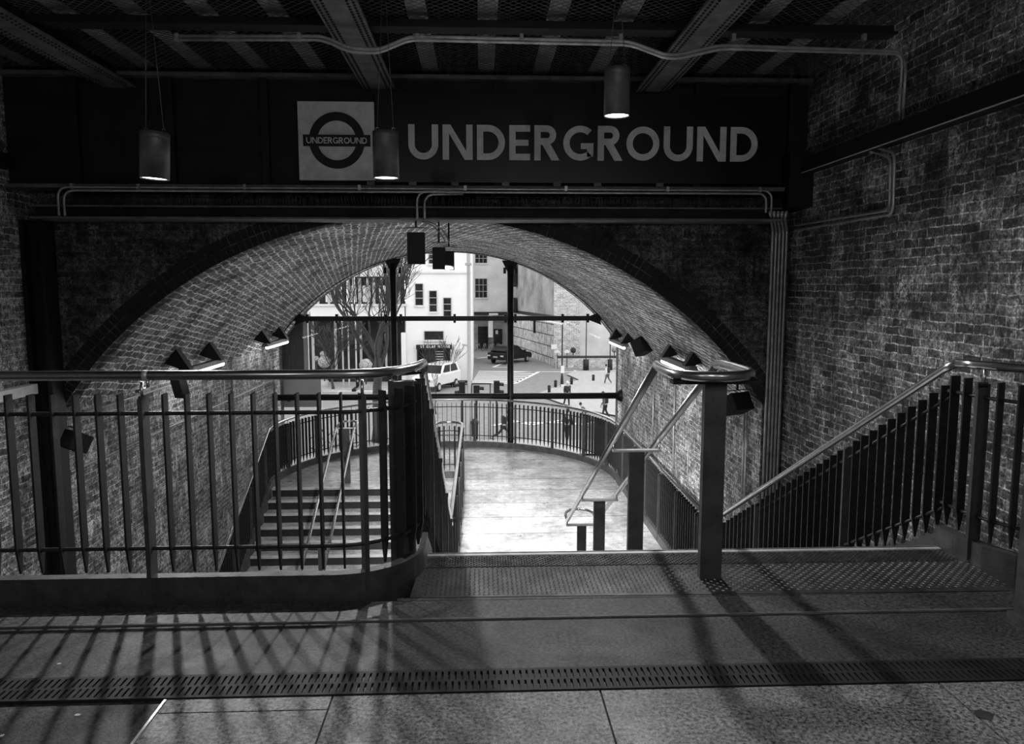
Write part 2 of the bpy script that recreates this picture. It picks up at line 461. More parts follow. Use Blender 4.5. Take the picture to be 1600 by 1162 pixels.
# solid ground above the vault so that no daylight leaks in
m = MB(); m.box((-14, YA + 0.3, 2.7), (12, YG + 0.5, 7)); 
for (x0, z0), (x1, z1) in zip(ap[:-1], ap[1:]):
    m.prism([(x0, YG + 0.5, z0), (x1, YG + 0.5, z1), (x1, YG + 0.5, 7), (x0, YG + 0.5, 7)], (0, 0.3, 0))
m.box((-14, YG + 0.5, ZST), (XC - HW, YG + 0.8, 7)); m.box((XC + HW, YG + 0.5, ZST), (12, YG + 0.8, 7))
struct('wall_outer', m, M['brick_spandrel'])

RIS, TRD = 0.157, 0.295
TRU = 0.2825               # tread of the upper flight
SU = RIS / TRU; YE = 4.315 + 14 * TRU
# landing: half disc deck with straight sides
XLD, XRD, YLC, RLD = -3.93, 2.63, 14.45, 3.28
XIL, XIR = -0.88, -0.35       # the rails on both sides of the dividing spine
m = MB()
pts = [(XRD, YE), (XRD, YLC)] + [(XC + 0.08 + RLD * math.cos(PI * k / 32), YLC + RLD * math.sin(PI * k / 32)) for k in range(33)] + [(XLD, YLC), (XLD, 14.1), (XIL, 14.1), (XIL, YE)]
m.prism([(x, y, ZL) for x, y in pts], (0, 0, -0.18))
struct('floor_landing', m, M['deck'])
m = MB()
m.box((XL, 3.46, ZST - 0.2), (XR, YG + 0.5, ZST)); struct('floor_lower', m, M['band'])

# ---- glazed end of the vault
win = struct('window_1', MB().box((XC - HW, YG - 0.03, -1.13), (XC + HW, YG + 0.03, -1.01)), M['black'])
m = MB(); m.tube([(XC - HW + 0.05, YG, -1.07), (XC + HW - 0.05, YG, -1.07)], 0.075, 12); m.build('transom', M['black'], win)
m = MB(); zt = 0.79
hwz = math.sqrt(RA * RA - (zt - ZC) ** 2)
m.box((XC - hwz, YG - 0.05, zt - 0.055), (XC + hwz, YG + 0.05, zt + 0.055)); m.build('transom', M['black'], win)
for xm, mw in ((-2.03, 0.075), (0.715, 0.075)):
    zt2 = ZC + math.sqrt(RA * RA - (xm - XC) ** 2)
    m = MB(); m.tube([(xm, YG, ZST), (xm, YG, zt2 - 0.12)], mw, 14)
    m.prism([(xm - 0.075, YG - 0.05, zt2 - 0.25), (xm + 0.075, YG - 0.05, zt2 - 0.25), (xm + 0.2, YG - 0.05, zt2 + 0.0), (xm - 0.2, YG - 0.05, zt2 + 0.0)], (0, 0.1, 0))
    m.build('mullion', M['black'], win)
for xx in (-4.03, -3.35, -2.2, -1.86, -0.6, 0.6, 0.83, 1.95, 2.55):
    for sg in (-1, 1):
        MB().box((xx - 0.028, YG - 0.07, zt + sg * 0.07 - 0.03), (xx + 0.028, YG + 0.04, zt + sg * 0.07 + 0.035)).build('glass_clamp', M['black'], win)
for xx in (-2.2, -1.86, 0.58, 0.85):
    MB().box((xx - 0.03, YG - 0.07, 1.84), (xx + 0.03, YG + 0.04, 1.98)).build('glass_clamp', M['black'], win)
for sx in (-1, 1):
    m = MB(); x0 = XC + sx * hwz
    m.prism([(x0, YG - 0.06, zt - 0.16), (x0 - sx * 0.28, YG - 0.06, zt - 0.05), (x0 - sx * 0.28, YG - 0.06, zt + 0.05), (x0 - sx * 0.1, YG - 0.06, zt + 0.12)], (0, 0.12, 0))
    m.build('end_bracket', M['black'], win)
m = MB(); x0 = XC + HW
m.lathe([(0.0, 0), (0.15, 0), (0.15, 0.03), (0.09, 0.14), (0.08, 0.14)], (0, 0, 0), 16, Matrix.Translation((x0, YG, -1.07)) @ Matrix.Rotation(-PI / 2, 4, 'Y'))
m.build('end_bracket', M['black'], win)
m = MB()
vs = [(x, YG + 0.035, z) for x, z in ap] + [(XC + HW, YG + 0.035, ZST), (XC - HW, YG + 0.035, ZST)]
m.face(vs); m.build('pane', M['glass'], win)
m = MB(); 
for (x0, z0), (x1, z1) in zip(ap[:-1], ap[1:]):
    m.bar((x0, YG, z0), (x1, YG, z1), 0.08, 0.03, (0, 0, 1))
m.build('arch_frame', M['black'], win)

# ================================================================ STAIRS

def staircase(label, x0, x1, ytop, ztop, n, sgn, matk, TRD=TRD):
    """sgn +1: goes down away from the camera, -1: towards it"""
    t = thing('staircase', label, 'stairs', ((x0 + x1) / 2, ytop, ztop))
    for k in range(1, n + 1):
        z = ztop - RIS * k; ya = ytop + sgn * TRD * (k - 1); yb = ytop + sgn * TRD * k
        st = MB().box((x0, ya, z - 0.05), (x1, yb, z)).build('step', M[matk], t)
        MB().box((x0, ya - 0.005, z), (x1, ya + 0.005, z + RIS - 0.028)).build('riser', M['grate'], st)
        MB().box((x0, yb - sgn * 0.05, z - 0.028), (x1, yb + sgn * 0.014, z + 0.006)).build('nosing', M['nosing'], st)
    return t
staircase('upper flight of metal steps running down to the half-round landing', -0.33, 2.62, 4.315, 0, 14, 1, 'deck', TRU)
staircase('lower flight of metal steps with pale nosings seen through the left railing', XLD + 0.04, XIL - 0.02, 14.1, ZL, 25, -1, 'deck')
MB_n = MB().box((XLD + .04, 14.085, ZL - 0.03), (XIL - .02, 14.14, ZL + 0.006)); struct('trim_5', MB_n, M['nosing'])
# top nosing and tread plates at the head of the upper flight
hd = thing('tread_plate', 'chequered metal tread plate at the head of the stairs', 'floor plate', (1.2, 4.0, 0))
MB().box((-0.335, 4.27, 0.0), (2.72, 4.318, 0.014)).box((-0.335, 4.305, -0.10), (2.72, 4.322, 0.014)).build('nosing', M['nosing'], hd)
MB().prism([(-0.36, 3.70, 0.0005), (2.9, 3.66, 0.0005), (2.72, 4.27, 0.0005), (-0.335, 4.27, 0.0005)], (0, 0, 0.006)).build('plate', M['chequer'], hd)
m = MB(); rows = 15
for r in range(rows):
    y = 3.725 + r * 0.0245
    for c in range(130):
        x = -0.33 + c * 0.0245
        if x > 2.74: break
        an = PI / 4 if (r + c) % 2 else -PI / 4
        dx, dy = 0.0105 * math.cos(an), 0.0105 * math.sin(an); nx, ny = -dy * 0.3, dx * 0.3
        z0, z1 = 0.006, 0.0095
        m.idx([(x - dx, y - dy, z0), (x + nx, y + ny, z0), (x + dx, y + dy, z0), (x - nx, y - ny, z0), (x - dx * 0.5, y - dy * 0.5, z1), (x + nx * .5, y + ny * .5, z1), (x + dx * 0.5, y + dy * 0.5, z1), (x - nx * .5, y - ny * .5, z1)],
              [(4, 5, 6, 7), (0, 1, 5, 4), (1, 2, 6, 5), (2, 3, 7, 6), (3, 0, 4, 7)])
m.build('raised_studs', M['chequer_hi'], hd)
m = MB()
for c in range(-6, 110):
    x = -0.33 + c * 0.03
    for sg in (1, -1):
        xa, xb = (x, x + 0.155) if sg > 0 else (x + 0.155, x)
        ya, yb = 4.095, 4.262
        # clip to the plate
        def cl(xa, ya, xb, yb):
            lo, hi = -0.33, 2.71
            if max(xa, xb) <= lo or min(xa, xb) >= hi: return None
            def at(x): return ya + (yb - ya) * (x - xa) / (xb - xa)
            P = [[xa, ya], [xb, yb]]
            for q in P:
                nx_ = min(max(q[0], lo), hi)
                q[1] = at(nx_); q[0] = nx_
            return P
        P = cl(xa, ya, xb, yb)
        if P and abs(P[0][0] - P[1][0]) > 0.01: m.bar((P[0][0], P[0][1], 0.009), (P[1][0], P[1][1], 0.009), 0.006, 0.006)
m.build('diamond_ribs', M['chequer_hi'], hd)

# drain channel
dr = thing('drain_channel', 'long dark slotted drain grate set across the floor', 'drain', (0, 2.87, 0))
MB().box((XL, 2.785, 0.0), (XR, 2.957, 0.003)).build('channel', M['black'], dr)
m = MB()
for y0, y1 in ((2.785, 2.80), (2.862, 2.876), (2.940, 2.957)): m.box((XL, y0, 0.003), (XR, y1, 0.013))
n = int((XR - XL) / 0.026)
for i in range(n):
    x = XL + i * 0.026
    m.box((x, 2.80, 0.004), (x + 0.017, 2.862, 0.0129)); m.box((x + 0.009, 2.876, 0.004), (x + 0.026, 2.940, 0.0129))
m.build('grate', M['grate'], dr)

# small litter and marks on the floor
def scrap(label, px, py, r, mat='trimwhite', cat='litter', sx=1.0):
    p = onZ(px, py, 0.0); k = 9; z = 0.0125 if p.y < 2.77 and p.x > -1.18 else 0.0
    q = [(p.x + r * sx * (1 + random.uniform(-.3, .3)) * math.cos(2 * PI * i / k), p.y + r * (1 + random.uniform(-.3, .3)) * math.sin(2 * PI * i / k), z) for i in range(k)]
    o = MB().prism(q, (0, 0, 0.002)).build('paper_scrap' if mat == 'trimwhite' else 'floor_stain', M[mat], None, (p.x, p.y, z)); tag(o, label, cat)
scrap('small pale scrap on the dark floor just below the drain at far left', 48, 1096, 0.011, sx=1.5)
scrap('small pale scrap on dark floor midway between railing and drain', 92, 1037, 0.008)
scrap('pale scrap near the left bottom corner of the floor', 121, 1117, 0.008, sx=1.3)
scrap('tiny pale scrap at the bottom left edge of the floor', 4, 1149, 0.007)
scrap('dark blotch on the paving near the bottom right corner', 1535, 1122, 0.032, 'kerb', 'stain', 1.2)

# ================================================================ BALUSTRADES
def blade_mesh(H, name='blade'):
    d, t = 0.056, 0.010
    m = MB(); m.prism([(-t / 2, -d / 2, H), (-t / 2, d / 2, H), (-t / 2, d / 2, 0.13), (-t / 2, 0.004, 0.0), (-t / 2, -0.006, 0.0), (-t / 2, -d / 2, 0.13)], (t, 0, 0))
    return m
PROTO = {}
def resample(path, step):
    P = [Vector(p) for p in path]; out = []; acc = 0.0; nxt = step / 2
    for a, b in zip(P[:-1], P[1:]):
        l = math.hypot(b.x - a.x, b.y - a.y)
        while nxt <= acc + l + 1e-9:
            f = (nxt - acc) / l; q = a.lerp(b, f); out.append((q, math.atan2(b.y - a.y, b.x - a.x))); nxt += step
        acc += l
    return out
def off(path, dz, dn=0.0): return [Vector(p) + Vector((0, 0, dz)) for p in path]
def balustrade(label, path, group='steel railings around the stairs', step=0.107, post_every=9, rail=True, blade_h=0.89, skip_posts=(), kerb=0.13, first_post=4, railpath=None, rods=True):
    p0 = Vector(path[0])
    t = thing('balustrade', label, 'railing', tuple(p0), 0, group)
    key = blade_h
    if key not in PROTO:
        PROTO[key] = None
    smp = resample(path, step)
    nblade = 0
    for i, (q, a) in enumerate(smp):
        if (i - first_post) % post_every == 0:
            if 'post' not in PROTO:
                mm = MB().box((-0.011, -0.045, 0.02), (0.011, 0.035, 1.02)).box((-0.011, -0.05, 1.0), (0.011, 0.02, 1.03))
                po_ = mm.build('post', M['post'], t)
                PROTO['post'] = po_
                po_.location = q - p0; po_.rotation_euler = (0, 0, a)
            else: plc('post', PROTO['post'], t, q, a)
            MB().tube([q + Vector((0, 0, 1.0)), q + Vector((0, 0, 1.1))], 0.008, 8).build('rail_pin', M['steel'], t)
        else:
            if PROTO[key] is None:
                bo = blade_mesh(blade_h).build('blade', M['bar'], t); PROTO[key] = bo
                bo.location = q + Vector((0, 0, 0.15)) - p0; bo.rotation_euler = (0, 0, a)
            else: plc('blade', PROTO[key], t, q + Vector((0, 0, 0.15)), a)
            nblade += 1
    if rods:
        for z in (0.945, 0.27): MB().tube(off(path, z), 0.0105, 8).build('rod', M['bar'], t)
    if rail: MB().tube(railpath or off(path, 1.115), 0.025, 14).build('handrail', M['steel'], t)
    if kerb:
        m = MB(); P = [Vector(p) for p in path]; L_, R_ = [], []
        for i, p in enumerate(P):
            a = P[max(0, i - 1)]; b = P[min(len(P) - 1, i + 1)]; d = Vector((b.x - a.x, b.y - a.y, 0)).normalized(); n_ = Vector((-d.y, d.x, 0))
            L_.append(p + n_ * 0.03); R_.append(p - n_ * 0.03)
        for i in range(len(P) - 1):
            up = Vector((0, 0, kerb)); dn = Vector((0, 0, -0.25))
            for A, B_ in ((L_[i], L_[i + 1]), (R_[i + 1], R_[i])):
                m.face([A + dn, B_ + dn, B_ + up, A + up])
            m.face([L_[i] + up, L_[i + 1] + up, R_[i + 1] + up, R_[i] + up])
            m.face([L_[i] + dn, R_[i] + dn, R_[i + 1] + dn, L_[i + 1] + dn])
        m.face([L_[0] + dn, L_[0] + up, R_[0] + up, R_[0] + dn]); m.face([L_[-1] + dn, R_[-1] + dn, R_[-1] + up, L_[-1] + up])
        m.build('kerb_plate', M['kerb'], t)
    return t
def arc(cx, cy, r, a0, a1, n, z, z1=None):
    return [(cx + r * math.cos(math.radians(a0 + (a1 - a0) * k / n)), cy + r * math.sin(math.radians(a0 + (a1 - a0) * k / n)), z if z1 is None else z + (z1 - z) * k / n) for k in range(n + 1)]

YF = 3.73
front = [(-0.34, 4.35, 0), (-0.34, 4.14, 0)] + arc(-0.74, 4.13, 0.40, 0, -90, 10, 0)[1:] + [(-1.5, YF, 0), (-2.3, YF, 0), (-3.2, YF, 0), (-4.1, YF, 0), (XL, YF, 0)]
railp = [(-0.33, 4.42, 1.115), (-0.345, 4.30, 1.115), (-0.37, 4.17, 1.115), (-0.43, 4.03, 1.115), (-0.53, 3.92, 1.115), (-0.68, 3.87, 1.115), (-1.0, 3.86, 1.115), (XL, 3.86, 1.115)]
fb = balustrade('long horizontal railing in front, with pointed flat bars and a thick tube rail', front, step=0.1055, first_post=6, post_every=10, railpath=railp)
fr = plc('corner_post', MB().box((-0.065, -0.02, 0.0), (0.065, 0.05, 1.06)).build('corner_post', M['post'], fb), fb, (-0.42, 4.02, 0), 0)
bpy.data.objects.remove([c for c in fb.children if c.name == 'corner_post'][0]) if False else None
for c in list(fb.children):
    if c.name.startswith('corner_post') and c is not fr: bpy.data.objects.remove(c)
fr.name = 'corner_post'
for xx in (-1.66, -0.62):
    MB().tube([(xx, 3.86, 1.05), (xx, 3.86, 1.10)], 0.009, 8).bar((xx, 3.74, 1.05), (xx, 3.87, 1.05), 0.02, 0.012).build('rail_pin', M['steel'], fb)
MB().tube([(-1.68, 3.86, 1.115), (-1.655, 3.86, 1.115)], 0.0262, 14).build('rail_collar', M['nosing'], fb)
MB().bar((-0.52, 4.03, 1.085), (-0.33, 4.2, 1.085), 0.03, 0.012).build('bracket', M['black'], fb)

SL = RIS / TRD
def zup(y): return -SU * max(0, min(y, YE) - 4.315)
pA = [(-0.34, 4.36, zup(4.36)), (-0.34, YE, ZL)]
balustrade('steep railing on the left side of the upper flight of steps', pA, first_post=3, kerb=0.12,
           railpath=[(-0.33, 4.42, 1.115), (-0.335, 4.5, 1.115 + zup(4.46)), (-0.335, YE - 0.03, -1.06), (-0.337, YE + 0.03, -1.085)])
pB = [(-0.35, YE + 0.06, ZL), (-0.35, 14.5, ZL)] + arc(-0.615, 14.5, 0.265, 0, 180, 10, ZL)[1:] + [(-0.88, 14.2, ZL)]
rB = [(-0.337, YE + 0.03, -1.085), (-0.35, 8.6, -1.085), (-0.35, 14.5, -1.085)] + [(x, y, -1.085) for x, y, z in arc(-0.615, 14.5, 0.265, 0, 180, 12, 0)[1:]] + [(-0.88, 14.15, -1.085)]
balustrade('railing along the middle of the landing with a rounded looped end', pB, first_post=4, railpath=rB)
pC = [(-0.88, 14.1, ZL), (-0.88, 14.1 - 25 * TRD, ZL - 25 * RIS)]
balustrade('inner railing of the lower steps, mostly hidden behind the upper flight', pC, first_post=4, railpath=[(-0.88, 14.15, -1.085), (-0.88, 14.1 - 25 * TRD, -1.085 - 25 * RIS)])
# right side of the upper flight
pD = [(2.80, 4.40, zup(4.40)), (2.64, YE, ZL)]
balustrade('right railing of the upper flight with a bright sloping handrail', pD, first_post=10, post_every=15, kerb=0.12,
           railpath=[(2.77, 4.30, 1.115), (2.765, 4.42, 1.115 + zup(4.40)), (2.61, YE - 0.03, -1.06), (2.61, YE + 0.05, -1.085)])
pE = [(2.76, 4.36, 0), (2.765, 4.2, 0), (2.80, 4.0, 0), (2.87, 3.84, 0), (3.0, 3.70, 0), (3.18, 3.6, 0), (3.6, 3.5, 0)]
rE = [(2.76, 4.30, 1.115), (2.80, 4.2, 1.115), (2.90, 4.02, 1.115), (3.05, 3.86, 1.115), (3.3, 3.74, 1.115), (3.64, 3.7, 1.115)]
balustrade('railing turning the top right corner of the stairs', pE, first_post=2, railpath=rE, post_every=8, step=0.11)
# landing right side, half round end, left side
pF = [(2.62, YE + 0.06, ZL), (2.63, YLC - 0.1, ZL)]
balustrade('straight railing along the right edge of the landing', pF, first_post=5, railpath=[(2.61, YE + 0.05, -1.085), (2.63, YLC, -1.085)])
pG = arc(XC + 0.08, YLC, RLD, 0, 180, 48, ZL)
balustrade('half-round railing closing the far end of the landing', pG, first_post=6, step=0.109, railpath=[(x, y, -1.085) for x, y, z in pG])
pH = [(XLD, YLC - 0.05, ZL), (XLD, 14.1, ZL), (XLD, 14.1 - 25 * TRD, ZL - 25 * RIS)]
balustrade('outer railing going down the left side of the lower steps', pH, first_post=5, railpath=[(XLD, YLC, -1.085), (XLD, 14.15, -1.1), (XLD, 14.1 - 25 * TRD, -1.085 - 25 * RIS)])

# central handrail of the upper flight
def central_handrail(label, x, posts, xa, ring, ya, za, yb, zb, half, base, endloop):
    t = thing('central_handrail', label, 'handrail', (x, posts[0][0], base))
    for (y, zb0, zt0, w) in posts:
        MB().box((x - w / 2, y, zb0), (x + w / 2, y + 0.05, zt0)).build('post', M['post'], t)
        if y != posts[0][0] or not ring:
            MB().box((x - half - 0.012, y - 0.01, zt0), (x + half + 0.012, y + 0.05, zt0 + 0.014)).build('bracket', M['nosing'], t)
            for sg in (-1, 1):
                MB().tube([(x + sg * half, y + 0.02, zt0), (x + sg * half, y + 0.02, zt0 + 0.05)], 0.008, 8).build('rail_pin', M['steel'], t)
    for sg in (-1, 1):
        MB().tube([(x + sg * half, ya, za), (x + sg * half, yb, zb)], 0.024, 14).build('handrail', M['steel'], t)
    return t
ch = central_handrail('pair of sloping handrails on stout flat posts in the middle of the upper steps', 1.22,
    [(3.88, 0.0, 1.06, 0.115), (5.82, -0.9, 0.27, 0.12), (7.62, -1.8, -0.64, 0.115), (8.95, ZL, -1.33, 0.11)], 0, True, 4.45, 1.095, 8.95, -1.26, 0.178, 0, True)
ring = [(1.042, 4.45, 1.095), (1.02, 4.36, 1.105), (1.0, 4.2, 1.105), (1.0, 4.0, 1.105)]
ring += [(1.21 - 0.21 * math.cos(PI * k / 14), 3.98 - 0.21 * math.sin(PI * k / 14), 1.105) for k in range(1, 14)]
ring += [(1.42, 4.0, 1.105), (1.42, 4.2, 1.105), (1.41, 4.36, 1.105), (1.398, 4.45, 1.095)]
MB().tube(ring, 0.027, 14).build('end_loop', M['steel'], ch)
MB().box((0.99, 3.86, 1.055), (1.45, 3.94, 1.075)).build('bracket', M['black'], ch)
lp = [(1.042, 8.95, -1.26)] + [(1.22 - 0.178 * math.cos(PI * k / 10), 9.15 + 0.25 * math.sin(PI * k / 10), -1.255) for k in range(0, 11)] + [(1.398, 8.95, -1.26)]
MB().tube(lp, 0.018, 10).build('end_loop', M['steel'], ch)
c2 = central_handrail('pair of slender handrails dividing the lower steps', -2.55,
    [(14.42, ZL, -1.14, 0.11), (11.9, -3.36, -2.55, 0.1)], 0, False, 14.3, -1.1, 8.5, -1.1 - 5.8 * SL, 0.17, ZL, True)
lp = [(-2.72, 14.3, -1.1)] + [(-2.55 - 0.17 * math.cos(PI * k / 10), 14.75 + 0.2 * math.sin(PI * k / 10), -1.085) for k in range(11)] + [(-2.38, 14.3, -1.1)]
MB().tube(lp, 0.022, 10).build('end_loop', M['steel'], c2)
# square pillar at the right edge
o = MB().box((2.51, 3.22, 0), (2.68, 3.36, 2.9)).box((2.49, 3.20, 0), (2.70, 3.38, 0.03)).build('steel_pillar', M['post'], None, (2.6, 3.3, 0)); tag(o, 'grey steel pillar cut off by the right edge of the picture', 'pillar')

# ================================================================ STEELWORK OVERHEAD
g1 = thing('cross_girder', 'deep black girder across the hall behind the big letters', 'girder', (-0.7, 8.7, 2.63))
MB().box((XL, 8.62, 2.66), (XR, 8.66, 3.76)).build('web', M['girder'], g1)
MB().box((XL, 8.5, 3.76), (XR, 8.8, 3.80)).box((XL, 8.52, 2.60), (XR, 8.85, 2.64)).build('flange', M['riveted'], g1)
for x in (-4.3, -3.3, -2.3, -1.0, 0.2, 1.3, 2.4, 3.45):
    MB().box((x - 0.04, 8.54, 2.64), (x + 0.04, 8.62, 3.76)).build('stiffener', M['girder'], g1)
for z in (3.5, 3.0): MB().box((XL, 8.60, z), (XR, 8.62, z + 0.02)).build('rib', M['grate'], g1)
lt = thing('lintel_beam', 'black beam with a shelf spanning just above the arch', 'beam', (-0.7, 8.75, 2.28))
MB().box((XL + 0.25, 8.62, 2.29), (XR - 0.3, 8.97, 2.42)).build('web', M['girder'], lt)
MB().box((XL + 0.25, 8.50, 2.275), (XR - 0.3, 8.97, 2.295)).box((XL + 0.25, 8.50, 2.40), (XR - 0.3, 8.64, 2.415)).build('flange', M['riveted'], lt)
# blocks under the sign
for i, px in enumerate((580, 645, 711, 790, 870, 933, 1030)):
    p = onY(px, 289, 8.5)
    MB().box((p.x - 0.04, 8.47, 2.635), (p.x + 0.04, 8.55, 2.675)).build('block', M['riveted'], g1)

def riveted_girder(x, label):
    t = thing('riveted_girder', label, 'girder', (x, 6, 3.65), 0, 'riveted girders under the ceiling')
    MB().box((x - 0.17, YB, 3.65), (x + 0.17, 8.6, 3.675)).build('bottom_flange', M['riveted'], t)
    MB().box((x - 0.02, YB, 3.675), (x + 0.02, 8.6, ZTOP)).box((x - 0.10, YB, 3.675), (x + 0.10, 8.6, 3.70)).build('web', M['girder'], t)
    m = MB()
    for i in range(70):
        y = 4.6 + i * 0.058
        for dx in (-0.14, -0.095, 0.095, 0.14):
            m.lathe([(0.0001, -0.012), (0.010, -0.009), (0.014, 0.0)], (x + dx, y + (0.029 if abs(dx) < 0.1 else 0), 3.65), 6)
    tag(m.build('rivets', M['girder'], t), kind='stuff')
riveted_girder(-1.07, 'riveted girder running back to just right of the logo panel')
riveted_girder(-3.82, 'riveted girder at the upper left corner of the ceiling')
riveted_girder(1.87, 'riveted girder running back to the last letters of the sign')
js = [i for i in range(-8, 7) if min(abs(0.075 + i * 0.6 - q) for q in (-1.07, -3.82, 1.87)) >= 0.25 and XL + 0.1 <= 0.075 + i * 0.6 <= XR - 0.1]
ordn = ['first', 'second', 'third', 'fourth', 'fifth', 'sixth', 'seventh', 'eighth']
for i in js:
    x = 0.075 + i * 0.6
    if i == 0: where = 'pale ceiling joist straight above the middle of the sign'
    elif i < 0: where = ordn[len([q for q in js if i < q < 0])] + ' pale ceiling joist to the left of the one above the sign middle'
    else: where = ordn[len([q for q in js if 0 < q < i])] + ' pale ceiling joist to the right of the one above the sign middle'
    j = thing('ceiling_joist', where, 'joist', (x, 6, 3.87), 0, 'pale joists of the ceiling')
    MB().box((x - 0.085, YB, 3.87), (x + 0.085, 8.9, 3.885)).build('flange', M['flange'], j)
    MB().box((x - 0.01, YB, 3.885), (x + 0.01, 8.9, ZTOP)).build('web', M['girder'], j)
cb_ = thing('ceiling_crossbeam', 'dark flat beam crossing under the ceiling joists', 'beam', (-0.7, 6.9, 3.72))
MB().box((XL, 6.80, 3.74), (XR, 6.98, 3.76)).build('flange', M['girder'], cb_)
MB().box((XL, 6.88, 3.76), (XR, 6.90, 3.83)).build('web', M['girder'], cb_)
# bird netting: real crossing wires
m = MB(); y0, y1 = 5.0, 8.5
sp = 0.085
L_ = XR - XL
for sg in (1, -1):
    c = -3.6
    while c < L_:
        xa, xb = XL + c, XL + c + (y1 - y0)
        a = max(xa, XL); b = min(xb, XR)
        if b - a > 0.05:
            ya, yb = y0 + (a - xa), y0 + (b - xa)
            if sg < 0: ya, yb = y1 - (ya - y0), y1 - (yb - y0)
            m.bar((a, ya, 3.835), (b, yb, 3.835), 0.004, 0.004)
        c += sp
tag(m.build('bird_net', M['wire'], None), 'fine diagonal wire netting stretched under the joists', 'netting', kind='stuff')

# wall ledges with bird spikes
def spikes(label, a, b, n, h, mat='kerb', tilt=(0, 0, 0)):
    a = Vector(a); b = Vector(b)
    t = thing('bird_spike_strip', label, 'bird spikes', tuple(a), 0, 'bird spike strips')
    MB().bar(a, b, 0.02, 0.006).build('base_strip', M['black'], t)
    m = MB()
    d = (b - a).normalized(); sd = d.cross(Vector((0, 0, 1)))
    for i in range(n):
        p = a.lerp(b, (i + 0.5) / n); r = random.uniform(-0.4, 0.4)
        for s_ in (-1, 0, 1):
            q = p + Vector((0, 0, h * random.uniform(0.8, 1))) + sd * s_ * h * 0.45 + d * r * h * 0.4 + Vector(tilt) * h
            m.bar(p, q, 0.0035, 0.0035, up=(d.x, d.y, 0.01))
    o = m.build('spikes', M[mat], t); o['kind'] = 'stuff'
lr = thing('wall_ledge', 'black ledge with a bright lower lip along the right brick wall', 'ledge', (XR, 5, 2.78))
MB().box((XR - 0.14, YB, 2.78), (XR, 8.5, 2.93)).build('ledge_board', M['black'], lr)
MB().box((XR - 0.148, YB, 2.773), (XR - 0.138, 8.5, 2.782)).build('lip', M['nosing'], lr)
ll = thing('wall_ledge', 'black ledge along the left brick wall', 'ledge', (XL, 5, 2.78))
MB().box((XL, YB, 2.78), (XL + 0.14, 8.5, 2.93)).build('ledge_board', M['black'], ll)
spikes('bird spikes on the right wall ledge, part nearest the camera', (XR - 0.08, 4.4, 2.93), (XR - 0.08, 6.4, 2.93), 34, 0.12)
spikes('bird spikes on the right wall ledge, far part beside the sign', (XR - 0.08, 6.5, 2.93), (XR - 0.08, 8.4, 2.93), 34, 0.12)
spikes('bird spikes on the left wall ledge', (XL + 0.08, 7.2, 2.93), (XL + 0.08, 8.4, 2.93), 45, 0.13)
spikes('bird spikes on the beam above the arch, left half', (XL + 0.35, 8.55, 2.415), (-0.8, 8.55, 2.415), 110, 0.11)
spikes('bird spikes on the beam above the arch, right half', (-0.7, 8.55, 2.415), (XR - 0.2, 8.55, 2.415), 110, 0.11)
# left column and pale ledge
o = MB().box((XL, 8.72, ZST), (XL + 0.05, 8.97, 2.28)).box((XL + 0.2, 8.72, ZST), (XL + 0.25, 8.97, 2.28)).box((XL + 0.05, 8.82, ZST), (XL + 0.2, 8.87, 2.28)).build('steel_column', M['black'], None, (XL + 0.12, 8.85, ZST)); tag(o, 'black steel column in the left corner carrying the beam', 'column')
o = MB().box((XL, 6.9, 0.36), (XL + 0.1, 8.7, 0.47)).build('cable_trunking', M['panel'], None, (XL, 7.8, 0.4)); tag(o, 'pale box trunking on the left wall just under the handrail', 'trunking')
o = MB().box((3.38, 8.40, 2.42), (XR, 8.96, 3.0)).build('padstone', M['black'], None, (3.5, 8.6, 2.42)); tag(o, 'black block where the beam meets the right wall', 'block')

# ---- conduits
def smooth_path(P, r=0.08, n=5):
    P = [Vector(p) for p in P]; out = [P[0]]
    for a, b, c in zip(P[:-2], P[1:-1], P[2:]):
        d1 = (a - b); d2 = (c - b); rr = min(r, d1.length * 0.45, d2.length * 0.45)
        A = b + d1.normalized() * rr; C = b + d2.normalized() * rr
        for k in range(n + 1):
            f = k / n; out.append(A.lerp(b, f).lerp(b.lerp(C, f), f))
    out.append(P[-1]); return out
def conduit(label, paths, r=0.013, clips=(), rad=0.08):
    t = thing('conduit_run', label, 'pipes', tuple(paths[0][0]), 0, 'metal conduits')
    for p in paths: MB().tube(smooth_path(p, rad), r, 8).build('pipe', M['conduit'], t)
    for c in clips:
        c = Vector(c); MB().box(c - Vector((0.015, 0.02, 0.02)), c + Vector((0.015, 0.02, 0.035))).build('clip', M['conduit'], t)
    return t
YP = 6.62
cp = [(272, 62), (505, 62), (545, 81), (592, 83), (640, 62), (985, 70), (1040, 91), (1062, 91), (1128, 76), (1392, 84)]
P1 = [onY(x, y, YP) for x, y in cp]; zend = P1[-1].z
P1 = P1[:-1] + [Vector((3.60, YP, zend)), Vector((3.60, YP, 2.95))]
P2 = [p + Vector((0, 0.02, 0.035)) for p in P1[:-2]] + [Vector((3.60, YP + 0.05, zend + 0.035)), Vector((3.60, YP - 0.06, zend - 0.1)), Vector((3.60, YP - 0.06, 2.95))]
conduit('pair of pipes kinking under the girders then down the right wall', [P1, P2], clips=[onY(x, 60, YP) for x in (277, 468, 652, 815, 970, 1146, 1350)] + [Vector((3.6, YP, 3.2))])
a = onX(1358, 240, 3.5); b = onX(1392, 243, 3.5)
q0 = onX(1362, 236, 3.58); q1 = onX(1392, 246, 3.60); q2 = onX(1390, 328, 3.61); q3 = onX(1242, 352, 3.61)
